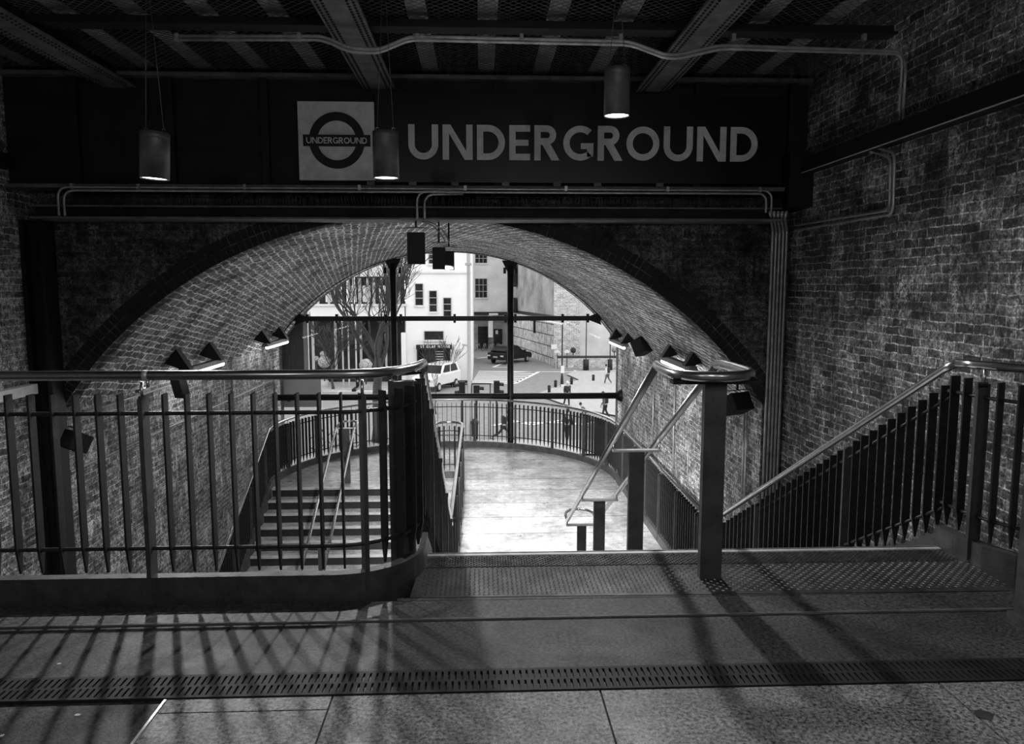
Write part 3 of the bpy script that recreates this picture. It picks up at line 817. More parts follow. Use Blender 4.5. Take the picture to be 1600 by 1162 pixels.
conduit('pair of pipes looping below the right wall ledge and back to the corner',
        [[q0, q1, q2, q3], [q0 + Vector((0, -0.05, 0.03)), q1 + Vector((0, -0.06, 0.03)), q2 + Vector((0, -0.06, -0.04)), q3 + Vector((0, 0, -0.055))]], clips=[q2, q0])
zc = 2.60; Yc = 8.47
xl0 = onY(93, 345, Yc).x; xr0 = onY(1205, 330, Yc).x
hp = [[(xl0, Yc, 2.30), (xl0, Yc, zc), (xr0, Yc, zc), (xr0, Yc, 2.36)], [(xl0 + 0.06, Yc, 2.30), (xl0 + 0.06, Yc, zc - 0.035), (xr0 - 0.06, Yc, zc - 0.035), (xr0 - 0.06, Yc, 2.36)]]
conduit('pair of pipes running along under the sign and bending down at both ends', hp, clips=[(onY(x, 297, Yc).x, Yc, zc) for x in (113, 217, 383, 562, 727, 884, 1043, 1187)], rad=0.12)
conduit('bundle of pipes running down the right corner beside the arch', [[(xr0 - 0.03 + 0.045 * i, 8.42, 2.36), (xr0 + 0.05 + 0.04 * i, 8.6, 2.3), (3.42 + 0.042 * i, 8.93, 2.2), (3.42 + 0.042 * i, 8.93, -4.0)] for i in range(5)], r=0.016,
        clips=[(3.5, 8.94, 1.0), (3.5, 8.94, -0.4)], rad=0.06)
xm = onY(652, 345, Yc).x
conduit('two short pipes dropping to the hanging floodlights', [[(xm, Yc, 2.28), (xm, Yc, 2.57), (xm + 0.5, Yc, 2.575)], [(xm + 0.08, Yc, 2.28), (xm + 0.08, Yc, 2.54), (xm + 0.5, Yc, 2.545)]], rad=0.12)
sw = [[onY(660, 346, 8.7), onY(676, 352, 8.75), onY(690, 366, 8.8), onY(697, 380, 8.8)], [onY(666, 345, 8.7), onY(682, 351, 8.75), onY(696, 364, 8.8), onY(702, 380, 8.8)]]
conduit('two short curved pipes feeding the hanging floodlights', sw, r=0.008, rad=0.1)
TW = XC - HW
conduit('pipe sloping away along the left wall at railing height', [[(TW + 0.03, 9.0, 0.02), (TW + 0.03, 12.0, 0.02)]], r=0.016)
conduit('pair of thin pipes low on the left tunnel wall', [[(TW + 0.03, 9.0, -0.62), (TW + 0.03, 17.8, -0.62)]], r=0.02)
conduit('single pipe lowest on the left wall near the fence foot', [[(XL + 0.03, 4.2, -1.2), (XL + 0.03, 8.6, -1.2)]], r=0.02)
TE = XC + HW
conduit('vertical pipes on the right tunnel wall under the box lamp', [[(TE - 0.03, 9.5, 0.2), (TE - 0.03, 9.5, -3.0)], [(TE - 0.03, 9.4, 0.2), (TE - 0.03, 9.4, -3.0)]], r=0.014)
conduit('thin vertical pipes halfway along the right tunnel wall', [[(TE - 0.03, 13.0, 0.3), (TE - 0.03, 13.0, -3.0)], [(TE - 0.03, 14.6, 0.3), (TE - 0.03, 14.6, -3.0)]], r=0.014)
conduit('dark cable hanging on the left tunnel wall between the tube lamps', [[(TW + 0.12, 15.2, 0.45), (TW + 0.02, 15.0, 0.1), (TW + 0.02, 15.0, -1.6)]], r=0.016)

# ================================================================ SIGN
ZS0, ZS1 = 2.67, 3.60
sg = thing('sign_board', 'long black station sign board with big pale capital letters', 'sign', (0.9, 8.48, ZS0))
xs0 = onY(587, 200, 8.5).x; xs1 = onY(1224, 200, 8.5).x
xp0 = onY(467.5, 220, 8.5).x; xp1 = onY(586, 220, 8.5).x
MB().box((xs0, 8.48, ZS0), (xs1, 8.53, ZS1)).build('board', M['sign'], sg)
pn = thing('logo_panel', 'square pale panel with a ring and bar logo left of the letters', 'sign', ((xp0 + xp1) / 2, 8.46, ZS0))
zp0, zp1 = onY(527, 282, 8.5).z, onY(527, 160, 8.5).z
MB().box((xp0, 8.46, zp0), (xp1, 8.53, zp1)).build('panel', M['panel'], pn)
YS = 8.475
def glyph(mb, ch, x, z, h, y, w, th=0.008):
    """Geometric capitals; returns advance. w = stroke."""
    def rect(x0, z0, x1, z1): mb.box((x + x0, y, z + z0), (x + x1, y + th, z + z1))
    def poly(P, fw=0.0): mb.prism([(x + a, y - fw, z + b) for a, b in P], (0, th, 0))
    def arcb(cx, cz, rx, rz, a0, a1, n=20, sw=None):
        sw = sw or w
        for k in range(n):
            t0 = math.radians(a0 + (a1 - a0) * k / n); t1 = math.radians(a0 + (a1 - a0) * (k + 1) / n)
            poly([(cx + rx * math.cos(t0), cz + rz * math.sin(t0)), (cx + rx * math.cos(t1), cz + rz * math.sin(t1)),
                  (cx + (rx - sw) * math.cos(t1), cz + (rz - sw) * math.sin(t1)), (cx + (rx - sw) * math.cos(t0), cz + (rz - sw) * math.sin(t0))])
    if ch == 'U':
        W_ = 0.87 * h; r = W_ / 2
        rect(0, r, w, h); rect(W_ - w, r, W_, h); arcb(r, r, r, r, 180, 360); return W_
    if ch == 'N':
        W_ = 0.875 * h; rect(0, 0, w, h); rect(W_ - w, 0, W_, h)
        poly([(w * .2, h), (w * 1.25, h), (W_ - w * .2, 0), (W_ - w * 1.25, 0)], 0.0012); return W_
    if ch == 'D':
        W_ = 0.82 * h; r = h / 2; rect(0, 0, w, h); rect(w, 0, W_ - r, w); rect(w, h - w, W_ - r, h); arcb(W_ - r, r, r, r, -90, 90); return W_
    if ch == 'E':
        W_ = 0.61 * h; rect(0, 0, w, h); rect(w, 0, W_, w); rect(w, h - w, W_, h); rect(w, h / 2 - w * .45, W_ * 0.92, h / 2 + w * .45); return W_
    if ch == 'F':
        W_ = 0.55 * h; rect(0, 0, w, h); rect(w, h - w, W_, h); rect(w, h / 2 - w * .45, W_ * 0.92, h / 2 + w * .45); return W_
    if ch == 'L':
        W_ = 0.52 * h; rect(0, 0, w, h); rect(w, 0, W_, w); return W_
    if ch == 'H':
        W_ = 0.76 * h; rect(0, 0, w, h); rect(W_ - w, 0, W_, h); rect(w, h / 2 - w * .45, W_ - w, h / 2 + w * .45); return W_
    if ch == 'T':
        W_ = 0.68 * h; rect(0, h - w, W_, h); rect(W_ / 2 - w / 2, 0, W_ / 2 + w / 2, h - w); return W_
    if ch == 'A':
        W_ = 0.84 * h; poly([(0, 0), (w * 1.05, 0), (W_ / 2 + w * .3, h), (W_ / 2 - w * .55, h)]); poly([(W_ - w * 1.05, 0), (W_, 0), (W_ / 2 + w * .55, h), (W_ / 2 - w * .3, h)]); mb.box((x + W_ * .22, y + .001, z + h * .26), (x + W_ * .78, y + th, z + h * .26 + w * .85)); return W_
    if ch == 'R':
        r = h * 0.275; W_ = 0.68 * h; rect(0, 0, w, h); cx = W_ - 0.04 * h - r
        rect(w, h - w, cx, h); rect(w, h - 2 * r, cx, h - 2 * r + w); arcb(cx, h - r, r, r, -90, 90)
        poly([(cx - w * 0.9, h - 2 * r + w * .3), (cx + w * 0.45, h - 2 * r + w * .3), (W_ + w * 0.35, 0), (W_ - w * 0.95, 0)], 0.0012); return W_ + w * .25
    if ch == 'G':
        r = h / 2 * 1.0; W_ = 0.89 * h; arcb(r, h / 2, r, r, 48, 312, 36); rect(h * 0.52, h / 2 - w * .9, W_ - w, h / 2); rect(W_ - w, h * .115, W_, h / 2); return W_
    if ch == 'O':
        r = h / 2 * 0.98; arcb(r, h / 2, r, r, 0, 360, 44); return 2 * r
    if ch == 'S':
        r = h * 0.27; arcb(r, h - r, r, r, 40, 270, 14); arcb(r, r, r, r, 90, -140, 14); return 2 * r
    return 0.4 * h
def text(word, x0, x1, z, h, y, wfrac, mat, parent, name, gapw=None, th=0.008):
    w = h * wfrac
    adv = []
    for c in word: adv.append(glyph(MB(), c, 0, 0, h, 0, w) if c != ' ' else 0.35 * h)
    gap = (x1 - x0 - sum(adv)) / (len(word) - 1); x = x0
    for c, a in zip(word, adv):
        if c != ' ':
            mb = MB(); glyph(mb, c, x, z, h, y, w, th); mb.build(name, mat, parent)
        x += a + gap
lz0, lz1 = onY(640, 249, YS).z, onY(640, 194, YS).z
text('UNDERGROUND', onY(638, 220, YS).x, onY(1184, 220, YS).x, lz0, lz1 - lz0, YS - 0.003, 0.185, M['letter'], sg, 'letter')
# ring and bar
cz = (zp0 + zp1) / 2 + 0.005; cxp = onY(526.5, 220, 8.46).x
Rr = (onY(570, 220, 8.46).x - onY(483, 220, 8.46).x) / 2
m = MB()
for k_ in range(56):
    t0, t1 = 2 * PI * k_ / 56, 2 * PI * (k_ + 1) / 56
    m.prism([(cxp + r * math.cos(t), 8.452, cz + r * math.sin(t)) for r, t in ((Rr, t0), (Rr, t1), (Rr * .70, t1), (Rr * .70, t0))], (0, 0.009, 0))
m.build('logo_ring', M['ink'], pn)
bw = (onY(579, 220, 8.46).x - onY(474, 220, 8.46).x) / 2
MB().box((cxp - bw, 8.446, cz - 0.062), (cxp + bw, 8.455, cz + 0.058)).build('logo_bar', M['ink'], pn)
text('UNDERGROUND', cxp - bw + 0.035, cxp + bw - 0.035, cz - 0.034, 0.064, 8.441, 0.16, M['panel'], pn, 'logo_letter', th=0.006)

# ================================================================ LAMPS
def pendant(label, px, ytop_px, ybot_px, Y, tilt, energy, wd=40, top=3.74):
    c0 = onY(px, ybot_px, Y); c1 = onY(px, ytop_px, Y); h = c1.z - c0.z; r = wd / 2 * Y / FPX * 1.0
    t = thing('pendant_lamp', label, 'lamp', tuple(c0), 0, 'cylinder lamps hanging from the ceiling')
    Mx = Matrix.Translation(c0) @ Matrix.Rotation(tilt, 4, 'Y')
    m = MB(); m.lathe([(r * 0.96, 0.01), (r, 0), (r, h * 0.86), (r * 1.0, h * 0.865), (r * 0.985, h * 0.87), (r, h * 0.875), (r, h), (0.001, h)], (0, 0, 0), 32, Mx)
    m.lathe([(r * 0.96, 0.01), (r * .96, 0.06), (0.001, 0.06)], (0, 0, 0), 32, Mx); m.build('shade', M['can'], t)
    m = MB(); m.lathe([(0.001, 0.012), (r * 0.94, 0.012)], (0, 0, 0), 32, Mx); m.build('lamp_disc', M['can_light'], t)
    for s_ in (-1, 1):
        a = Mx @ Vector((s_ * r * 0.62, 0, h))
        m = MB(); m.tube([a + Vector((0.012 * math.cos(q), 0, 0.02 + 0.014 * math.sin(q))) for q in [PI * 2 * i / 9 for i in range(9)]], 0.003, 6); m.build('hook', M['steel'], t)
        m = MB(); m.tube([a + Vector((0, 0, 0.03)), Vector((c1.x + 0.01 * s_, Y, top))], 0.003, 5); m.build('suspension_wire', M['wire'], t)
    lamp('SPOT', 'pendant_glow', (c0.x, Y, c0.z - 0.03), energy, 0.045, (0, -0.22, -1), math.radians(158), 0.6)
    return t
pendant('cylinder lamp hanging at the left in front of the bare girder', 241.5, 207, 280, 6.3, 0.06, PEND, 42, top=3.865)
pendant('cylinder lamp hanging beside the logo panel', 603.5, 206, 279, 6.3, 0.0, PEND, 39, top=3.865)
pendant('cylinder lamp hanging highest, in front of the last letters', 963.5, 107, 182, 6.2, 0.0, PEND, 39, top=3.865)
for xh, yh, lab in ((-2.8, 6.3, 'short steel bar between joists holding the left cylinder lamp'), (-0.82, 6.3, 'short steel bar between joists holding the cylinder lamp by the logo panel'), (1.08, 6.2, 'short steel bar between joists holding the highest cylinder lamp')):
    hb = MB().box((xh - 0.42, yh - 0.03, 3.862), (xh + 0.42, yh + 0.03, 3.872)).build('hanger_bar', M['girder'], None, (xh, yh, 3.865)); tag(hb, lab, 'bar', 'lamp hanger bars')
# unseen fill lights added behind the camera to brighten the hall
for x, y in ((-1.9, -0.6), (0.6, 0.6), (2.4, -0.6)):
    lamp('POINT', 'added_fill', (x, y, 2.75), 42, 0.12)

def tube_lamp(label, x, y0, y1, z, side, lit=True, energy=0):
    """fluorescent batten on two arms; side -1 left wall, +1 right wall"""
    t = thing('tube_lamp', label, 'lamp', (x, (y0 + y1) / 2, z), 0, 'tube lamps at the foot of the vault')
    m = MB()
    m.prism([(x - 0.07, y0, z), (x + 0.07, y0, z), (x + 0.05, y0, z + 0.07), (x - 0.05, y0, z + 0.07)], (0, y1 - y0, 0)); m.build('housing', M['corr'], t)
    m = MB(); m.tube([(x - side * 0.04, y0 + 0.03, z - 0.02), (x - side * 0.04, y1 - 0.03, z - 0.02)], 0.03, 12); m.build('tube', M['tube'] if lit else M['black'], t)
    for ya in (y0 + 0.1, y1 - 0.25):
        m = MB()
        m.prism([(x + side * 0.02, ya, z + 0.06), (x - side * 0.10, ya, z + 0.06), (x + side * 0.09, ya, z + 0.36), (x + side * 0.30, ya, z + 0.16)], (0, 0.16, 0)); m.build('bracket', M['black'], t)
    return t
tube_lamp('lit tube lamp on the left side of the vault, the nearer one', -4.38, 11.3, 13.05, 0.27, -1)
tube_lamp('lit tube lamp on the left side of the vault, the far one by the glass', -4.38, 15.7, 17.4, 0.32, -1)
tube_lamp('lit tube lamp on the right side of the vault near the glass', 3.0, 15.6, 17.3, 0.30, 1)
tube_lamp('tube lamp on the right side of the vault behind the looped handrail', 3.0, 10.6, 12.3, 0.36, 1)
def box_flood(label, c, w, h, d, rx=0.0, rz=0.0, energy=0, aim=None, cone=120):
    t = thing('floodlight', label, 'lamp', tuple(c), rz, 'black box floodlights')
    Mx = Matrix.Rotation(rx, 4, 'X')
    m = MB(); m.box((-w / 2, -d / 2, -h / 2), (w / 2, d / 2, h / 2), Mx)
    for i in range(4): m.box((-w / 2 - 0.004, -d / 2 + d * (i + .3) / 4, -h / 2 - 0.004), (w / 2 + 0.004, -d / 2 + d * (i + .5) / 4, h / 2 + 0.004), Mx)
    o = m.build('housing', M['black'], None); o.parent = t
    m = MB(); m.box((-w * .42, d / 2, -h * .42), (w * .42, d / 2 + 0.006, h * .42), Mx); o = m.build('lens', M['lampglass'], None); o.parent = t
    m = MB(); m.bar((-w / 2 - 0.012, 0, 0), (-w / 2 - 0.012, 0, h / 2 + 0.06), 0.006, 0.03); m.bar((w / 2 + 0.012, 0, 0), (w / 2 + 0.012, 0, h / 2 + 0.06), 0.006, 0.03); m.bar((-w / 2 - 0.012, 0, h / 2 + 0.06), (w / 2 + 0.012, 0, h / 2 + 0.06), 0.03, 0.006)
    m.bar((0, 0, h / 2 + 0.06), (0, 0, h / 2 + max(0.14, (2.285 - c[2] - h / 2) if c[2] > 1.2 else 0)), 0.02, 0.02, (0, 1, 0))
    o = m.build('yoke', M['black'], None); o.parent = t
    if energy: lamp('SPOT', 'flood_beam', Vector(c) + Vector(aim).normalized() * (d * .5 + 0.05), energy, 0.08, aim, math.radians(cone), 0.9)
    return t
def flood_px(label, x0, y0, x1, y1, Y, **k):
    a = onY(x0, y1, Y); b = onY(x1, y0, Y)
    return box_flood(label, ((a.x + b.x) / 2, Y, (a.z + b.z) / 2), b.x - a.x, b.z - a.z, 0.16, **k)
flood_px('black box floodlight hanging below the beam, left of the three', 638, 364, 663, 412, 8.75, energy=1500, aim=(0.1, 1, -1.0), cone=85)
flood_px('black box floodlight hanging below the beam, middle of the three', 677, 387, 695, 420, 8.85, energy=3300, aim=(0.42, 1, -1.15), cone=78)
flood_px('black box floodlight hanging below the beam, right of the three', 694, 393, 709, 421, 9.1)
box_flood('black box lamp on the right tunnel wall close to the corner pipes', (3.14, 9.15, 0.12), 0.30, 0.22, 0.22, rx=-0.5, rz=0.5, energy=60, aim=(-1, 0.5, 0.2))
box_flood('black box lamp half hidden behind the left railing bars', (-4.6, 8.75, -0.2), 0.24, 0.2, 0.22, rx=-0.5, rz=-0.6, energy=0)
box_flood('black box lamp hanging under the nearer left tube lamp', (-4.55, 11.7, 0.03), 0.16, 0.3, 0.16, rx=0.3, rz=-0.3)
box_flood('black box lamp on the right of the vault beside the far tube lamp', (3.05, 14.3, 0.42), 0.26, 0.3, 0.26, rx=-0.5, rz=0.7)
# ================================================================ OUTDOORS
GZ = -6.2
struct('floor_street', MB().box((-60, YG + 0.8, GZ - 0.2), (60, 160, GZ)), M['street'])
def ground_poly(px, mat, name, z=0.01, kind='structure'):
    P = [onZ(x, y, GZ) for x, y in px]
    o = MB().prism([(p.x, p.y, GZ + z) for p in P], (0, 0, 0.012)).build(name, mat); o['kind'] = kind; return o
ground_poly([(380, 622), (640, 622), (640, 601), (735, 601), (735, 592), (380, 575)], M['pave'], 'pavement_1', 0.10)
ground_poly([(838, 618), (868, 606), (905, 595), (885, 586), (900, 581), (1010, 583), (1010, 660), (900, 640)], M['pave'], 'pavement_2', 0.10)
ground_poly([(700, 712), (700, 690), (1010, 690), (1010, 712)], M['pave'], 'pavement_3', 0.10)
def stripe(px, w=0.14, z=0.115 * 0 + 0.02):
    P = [onZ(x, y, GZ) for x, y in px]; m = MB()
    for a, b in zip(P[:-1], P[1:]):
        d = (b - a).normalized(); n = Vector((-d.y, d.x, 0)) * w / 2
        m.prism([(a + n) + Vector((0, 0, z)), (b + n) + Vector((0, 0, z)), (b - n) + Vector((0, 0, z)), (a - n) + Vector((0, 0, z))], (0, 0, 0.004))
    return m
def marking(label, mb, name='road_marking', group=None):
    o = mb.build(name, M['paint']); tag(o, label, 'road marking', group); return o
hm = MB()
for k_ in range(9):
    f = k_ / 8; yl = 597 - 17 * f; xl = 738 + 10 * f; xr = 806 + 34 * min(1, f * 1.1) - 0; yr = yl - 0 + 2.5 - 4 * f
    s_ = stripe([(xl, yl), (min(xr, 842), max(yr, 581))], 0.5 * (1 - .2 * f)); hm.v, base = hm.v + s_.v, len(hm.v)
    for f_, u_, sm_ in zip(s_.f, s_.uv, s_.sm): hm.f.append(tuple(q + base for q in f_)); hm.uv.append(u_); hm.sm.append(sm_)
marking('hatched patch of parallel white lines on the road by the white house', hm)
marking('white line edging the hatched patch down to the right', stripe([(806, 599), (842, 581), (900, 581), (965, 579)], 0.3))
marking('white angled kerb line in front of the low wall', stripe([(898, 579), (912, 586), (965, 584)], 0.3))
marking('white box lines on the road behind the black car', stripe([(770, 574), (790, 566), (800, 574), (770, 574)], 0.3))
marking('long white line crossing the road at left of the black car', stripe([(745, 560), (770, 557)], 0.35))
marking('white zigzag line on the near road beside the walker', stripe([(795, 656), (830, 664), (878, 657), (905, 664), (945, 657)], 0.3, 0.02))
marking('second white line on the near road behind the railing', stripe([(770, 665), (800, 660), (880, 661)], 0.25, 0.02))

# ---- white house with lettered doorway
Y0 = 60.2
def rectY(mb, x0, y0, x1, y1, Y, d0, d1):
    a = onY(x0, y1, Y); b = onY(x1, y0, Y); mb.box((a.x, Y + d0, a.z), (b.x, Y + d1, b.z)); return a, b
def facade_window(parent, x0, y0, x1, y1, Y, nx=2, ny=3, frame='mull', glassm='win', d=-0.05):
    a = onY(x0, y1, Y); b = onY(x1, y0, Y)
    w = MB().box((a.x, Y + d, a.z), (b.x, Y + 0.02, b.z)).build('window', M[glassm], parent)
    m = MB(); t = 0.05
    for i in range(nx + 1):
        x = a.x + (b.x - a.x) * i / nx; m.box((x - t / 2, Y + d - 0.03, a.z), (x + t / 2, Y + d, b.z))
    for j in range(ny + 1):
        z = a.z + (b.z - a.z) * j / ny; m.box((a.x, Y + d - 0.03, z - t / 2), (b.x, Y + d, z + t / 2))
    m.build('glazing_bars', M[frame], w)
    MB().box((a.x - 0.1, Y - 0.15, a.z - 0.12), (b.x + 0.1, Y + 0.02, a.z)).build('sill', M['cream'], w)
    return w
h1 = thing('white_house', 'tall white rendered house with a lettered black doorway sign', 'building', (-3.5, Y0, GZ))
xa, xb = onY(634, 500, Y0).x, onY(737, 500, Y0).x
MB().box((xa, Y0, GZ), (xb, Y0 + 22, 13)).build('wall', M['white'], h1)
m = MB(); rectY(m, 640, 424, 737, 427, Y0, -0.12, 0.05); m.build('string_course', M['cream'], h1)
m = MB(); m.box((xb - 0.35, Y0 - 0.08, GZ), (xb + 0.03, Y0 + 0.3, 13)); m.build('corner_pier', M['white'], h1)
m = MB(); rectY(m, 704, 594, 737, 601, Y0, -0.1, 0.05); m.build('plinth', M['black'], h1)
for q in ((649, 443, 661, 477), (671, 454, 682.5, 487), (693, 465, 705, 495), (670, 390, 684, 412), (663, 517, 693, 531)):
    facade_window(h1, *q, Y0, 1, 3 if q[0] != 663 else 1)
m = MB(); rectY(m, 651, 538, 706, 545, Y0, -0.5, 0.0); fas = m.build('fascia', M['black'], h1)
a = onY(657, 543.3, Y0 - 0.5); b = onY(703, 539.3, Y0 - 0.5)
text('ST OLAF HOUSE', a.x, b.x, a.z, b.z - a.z, Y0 - 0.54, 0.2, M['trimwhite'], fas, 'letter', th=0.03)
m = MB(); rectY(m, 652, 545, 703, 580, Y0, -0.06, 0.02); dw = m.build('doorway', M['win'], h1)
m = MB()
for yy in range(548, 566, 4): rectY(m, 680, yy, 693, yy + 1.6, Y0, -0.12, -0.06)
m.build('shutter_bars', M['mull'], dw)
m = MB(); rectY(m, 652, 545, 654, 580, Y0, -0.2, 0); rectY(m, 701, 545, 703.5, 580, Y0, -0.2, 0); m.build('door_jambs', M['black'], dw)

# ---- left wing with the long window band
Y1 = 60.0
h2 = thing('glazed_wing', 'low white wing with a long window band behind the bare tree', 'building', (-10, Y1, GZ))
xl_, xr_ = onY(420, 500, Y1).x, onY(632, 500, Y1).x
zt_, zb_ = onY(500, 432, Y1).z, onY(500, 476, Y1).z
MB().box((xl_ - 14, Y1, zb_ - 1.2), (xr_, Y1 + 14, zb_)).build('wall', M['white'], h2)
MB().box((xl_ - 14, Y1 - 0.3, zt_), (xr_, Y1 + 14, zt_ + 0.35)).build('roof', M['cream'], h2)
MB().box((xl_ - 14, Y1 + 10, zt_ + 0.3), (xr_, Y1 + 20, 14)).build('wall', M['cream'], h2)
MB().box((xl_ - 14, Y1 + 0.3, zb_), (xr_, Y1 + 0.5, zt_)).build('window_band', M['win'], h2)
m = MB(); x = 443
while x < 633:
    w_ = random.choice((1.2, 2.2, 3.5)); rectY(m, x, 434, x + w_, 476, Y1, 0.05, 0.3); x += random.choice((9, 13, 17))
m.build('window_posts', M['mull'], h2)
m = MB()
for x0_, x1_ in ((470, 490), (508, 522), (545, 556), (566, 578), (592, 603)): rectY(m, x0_, 446, x1_, 472, Y1, 0.2, 0.28)
m.build('blinds', M['cream'], h2)
MB().box((xl_ - 14, Y1 - 0.15, zb_ - 0.1), (xr_ + 0.2, Y1 + 0.1, zb_ + 0.06)).build('ledge', M['cream'], h2)
lob = MB().box((xl_ - 14, Y1 + 1.2, GZ), (xr_ + 0.05, Y1 + 1.4, zb_ - 1.2)).build('lobby_glass', M['win'], h2)
m = MB()
for x in (484, 520, 560, 600, 632): rectY(m, x, 500, x + 1.5, 590, Y1, 1.0, 1.2)
m.build('lobby_posts', M['mull'], lob)
m = MB(); rectY(m, 628, 520, 634, 600, Y1, -0.05, 1.0); m.build('end_pier', M['white'], h2)
for i, (px, lab) in enumerate(((537, 'slender white rod standing for a glass reflection before the glazed wing, leftmost of three'), (546, 'slender white rod standing for a glass reflection before the glazed wing, middle of three'), (557.5, 'slender white rod standing for a glass reflection before the glazed wing, nearest the bare tree'))):  # bright reflection streaks on the glass, modelled as thin white rods
    b = onZ(px, 607, GZ); tp = onY(px - 2, 425 + 4 * i, b.y)
    o = MB().tube([b, (b.x, b.y, tp.z)], [0.07, 0.04], 8).sphere((b.x, b.y, tp.z + 0.05), 0.08, 8).build('reflection_rod', M['trimwhite'], None, tuple(b)); tag(o, lab, 'pole', 'white reflection rods')

# ---- pale stone block at the end of the side street
Y2 = 92.0
h3 = thing('stone_building', 'pale stone block closing the side street, on a recessed ground floor', 'building', (1.5, Y2, GZ))
xa, xb = onY(739, 500, Y2).x, onY(806, 500, Y2).x; zo = onY(770, 492, Y2).z
MB().box((xa - 4, Y2, zo), (xb + 3, Y2 + 20, 18)).build('wall', M['cream'], h3)
MB().box((xa - 4, Y2 + 3, GZ), (xb + 3, Y2 + 3.2, zo)).build('recess_wall', M['render_out'], h3)
m = MB(); rectY(m, 763, 492, 770, 527, Y2, 0.0, 0.8); m.build('pillar', M['white'], h3)
facade_window(h3, 742.5, 396, 761, 411, Y2, 3, 2); facade_window(h3, 742.5, 435, 761, 465, Y2, 3, 3)
m = MB(); rectY(m, 772, 516, 786, 548, Y2, 2.8, 3.0); rectY(m, 747, 512, 763, 550, Y2, 2.8, 3.0); m.build('door', M['win'], h3)
m = MB(); rectY(m, 775, 518, 779, 524, Y2, 2.6, 2.8); m.build('notice', M['trimwhite'], h3)
m = MB(); rectY(m, 739, 487, 806, 492, Y2, -0.4, 0.1); m.build('soffit_edge', M['black'], h3)
m = MB(); rectY(m, 764, 489, 778, 492, Y2, -0.8, -0.4); m.build('wall_lamp', M['trimwhite'], h3)

# ---- brick corner building
h4 = thing('corner_building', 'tall brick corner building with a stained side wall over stone blocks', 'building', (7.2, 74.6, GZ))
ca = onZ(865, 571, GZ); cbk = Vector((3.9, 91.85, GZ))
zs = onY(865, 497, ca.y).z
def slab_wall(mb, p, q, z0, z1, th):
    d = (q - p); d.z = 0; l = d.length; d.normalize(); n = Vector((d.y, -d.x, 0)) * th
    P = [(p.x, p.y), (q.x, q.y), (q.x + n.x, q.y + n.y), (p.x + n.x, p.y + n.y)]
    vs = [(x, y, z0) for x, y in P] + [(x, y, z1) for x, y in P]
    i = len(mb.v)
    mb.face([vs[0], vs[1], vs[5], vs[4]], [(0, z0), (l, z0), (l, z1), (0, z1)])
    mb.idx(vs, [(1, 2, 6, 5), (2, 3, 7, 6), (3, 0, 4, 7), (4, 5, 6, 7)])
m = MB(); slab_wall(m, ca, cbk, GZ, zs, 2.2); m.build('stone_base', M['stone_out'], h4)
m = MB(); slab_wall(m, ca + Vector((0.05, 0, 0)), cbk + Vector((0.05, 0, 0)), zs, 16, 2.2); m.build('side_wall', M['render_out'], h4)
m = MB(); slab_wall(m, ca + Vector((-0.05, -0.02, 0)), cbk, zs - 0.1, zs + 0.25, 0.3); m.build('string_course', M['black'], h4)
xe = onY(907, 480, ca.y).x
MB().box((ca.x, ca.y, GZ), (xe, ca.y + 0.5, 16)).build('front_wall', M['brick_out'], h4)
MB().box((xe, ca.y + 2, GZ), (xe + 30, ca.y + 2.5, onY(920, 468, ca.y).z)).build('rear_wing', M['cream'], h4)
for (x0_, y0_, x1_, y1_) in ((833, 503, 837, 520), (841, 527, 845, 545)):
    pass
for (x, y, h_) in ((812, 535, 4), (825, 539, 4.5)):
    Yw = cbk.y + (ca.y - cbk.y) * (x - 797) / (865 - 797) 
    p = onY(x, y, Yw); 
    MB().box((p.x - 0.35, Yw - 0.5, p.z - 0.25), (p.x + 0.05, Yw - 0.2, p.z + 0.3)).build('notice', M['trimwhite'], h4)
for x, y0_, y1_ in ((804.5, 400, 448), (804.5, 465, 487), (836, 497, 520)):
    Yw = cbk.y + (ca.y - cbk.y) * max(0, x - 797) / 68
    a = onY(x - 2.2, y1_, Yw - 0.6); b = onY(x + 2.2, y0_, Yw - 0.6)
    MB().box((a.x, Yw - 0.6, a.z), (b.x, Yw + 0.4, b.z)).build('window', M['win'], h4)

# ---- portico building
Y3 = 82.0
h5 = thing('portico_building', 'grey building with a bright outlined portico behind the low wall', 'building', (14, Y3, GZ))
MB().box((onY(906, 500, Y3).x, Y3, GZ), (onY(906, 500, Y3).x + 34, Y3 + 5, onY(930, 499, Y3).z)).build('wall', M['cream'], h5)
MB().box((onY(904, 500, Y3).x, Y3 - 0.5, onY(930, 501, Y3).z), (onY(906, 500, Y3).x + 34, Y3 + 5, onY(930, 497, Y3).z)).build('roof_edge', M['stone_out'], h5)
m = MB(); rectY(m, 911, 519, 913.5, 558, Y3, -0.3, 0); rectY(m, 942.5, 519, 945.5, 558, Y3, -0.3, 0); rectY(m, 911, 518.5, 945.5, 521, Y3, -0.3, 0); m.build('portal_frame', M['trimwhite'], h5)
facade_window(h5, 915, 525, 929, 539, Y3, 2, 2); 
m = MB(); rectY(m, 938, 525, 942, 556, Y3, -0.1, 0.05); m.build('door', M['win'], h5)
Y4 = 71.5
o = MB(); rectY(o, 868, 560, 1010, 577, Y4, 0, 0.5); o = o.build('garden_wall', M['brick_out'], None, (10, Y4, GZ)); tag(o, 'low brick garden wall in front of the portico building', 'wall')
m = MB(); a = onY(872, 560, Y4 + 0.6); b = onY(1005, 556, Y4 + 0.6); m.box((a.x, Y4 + 0.55, GZ), (b.x, Y4 + 1.2, b.z)); o = m.build('hedge', M['hedge_dark'], None, (10, Y4 + 0.9, GZ)); tag(o, 'clipped dark hedge along the top of the low garden wall', 'hedge')
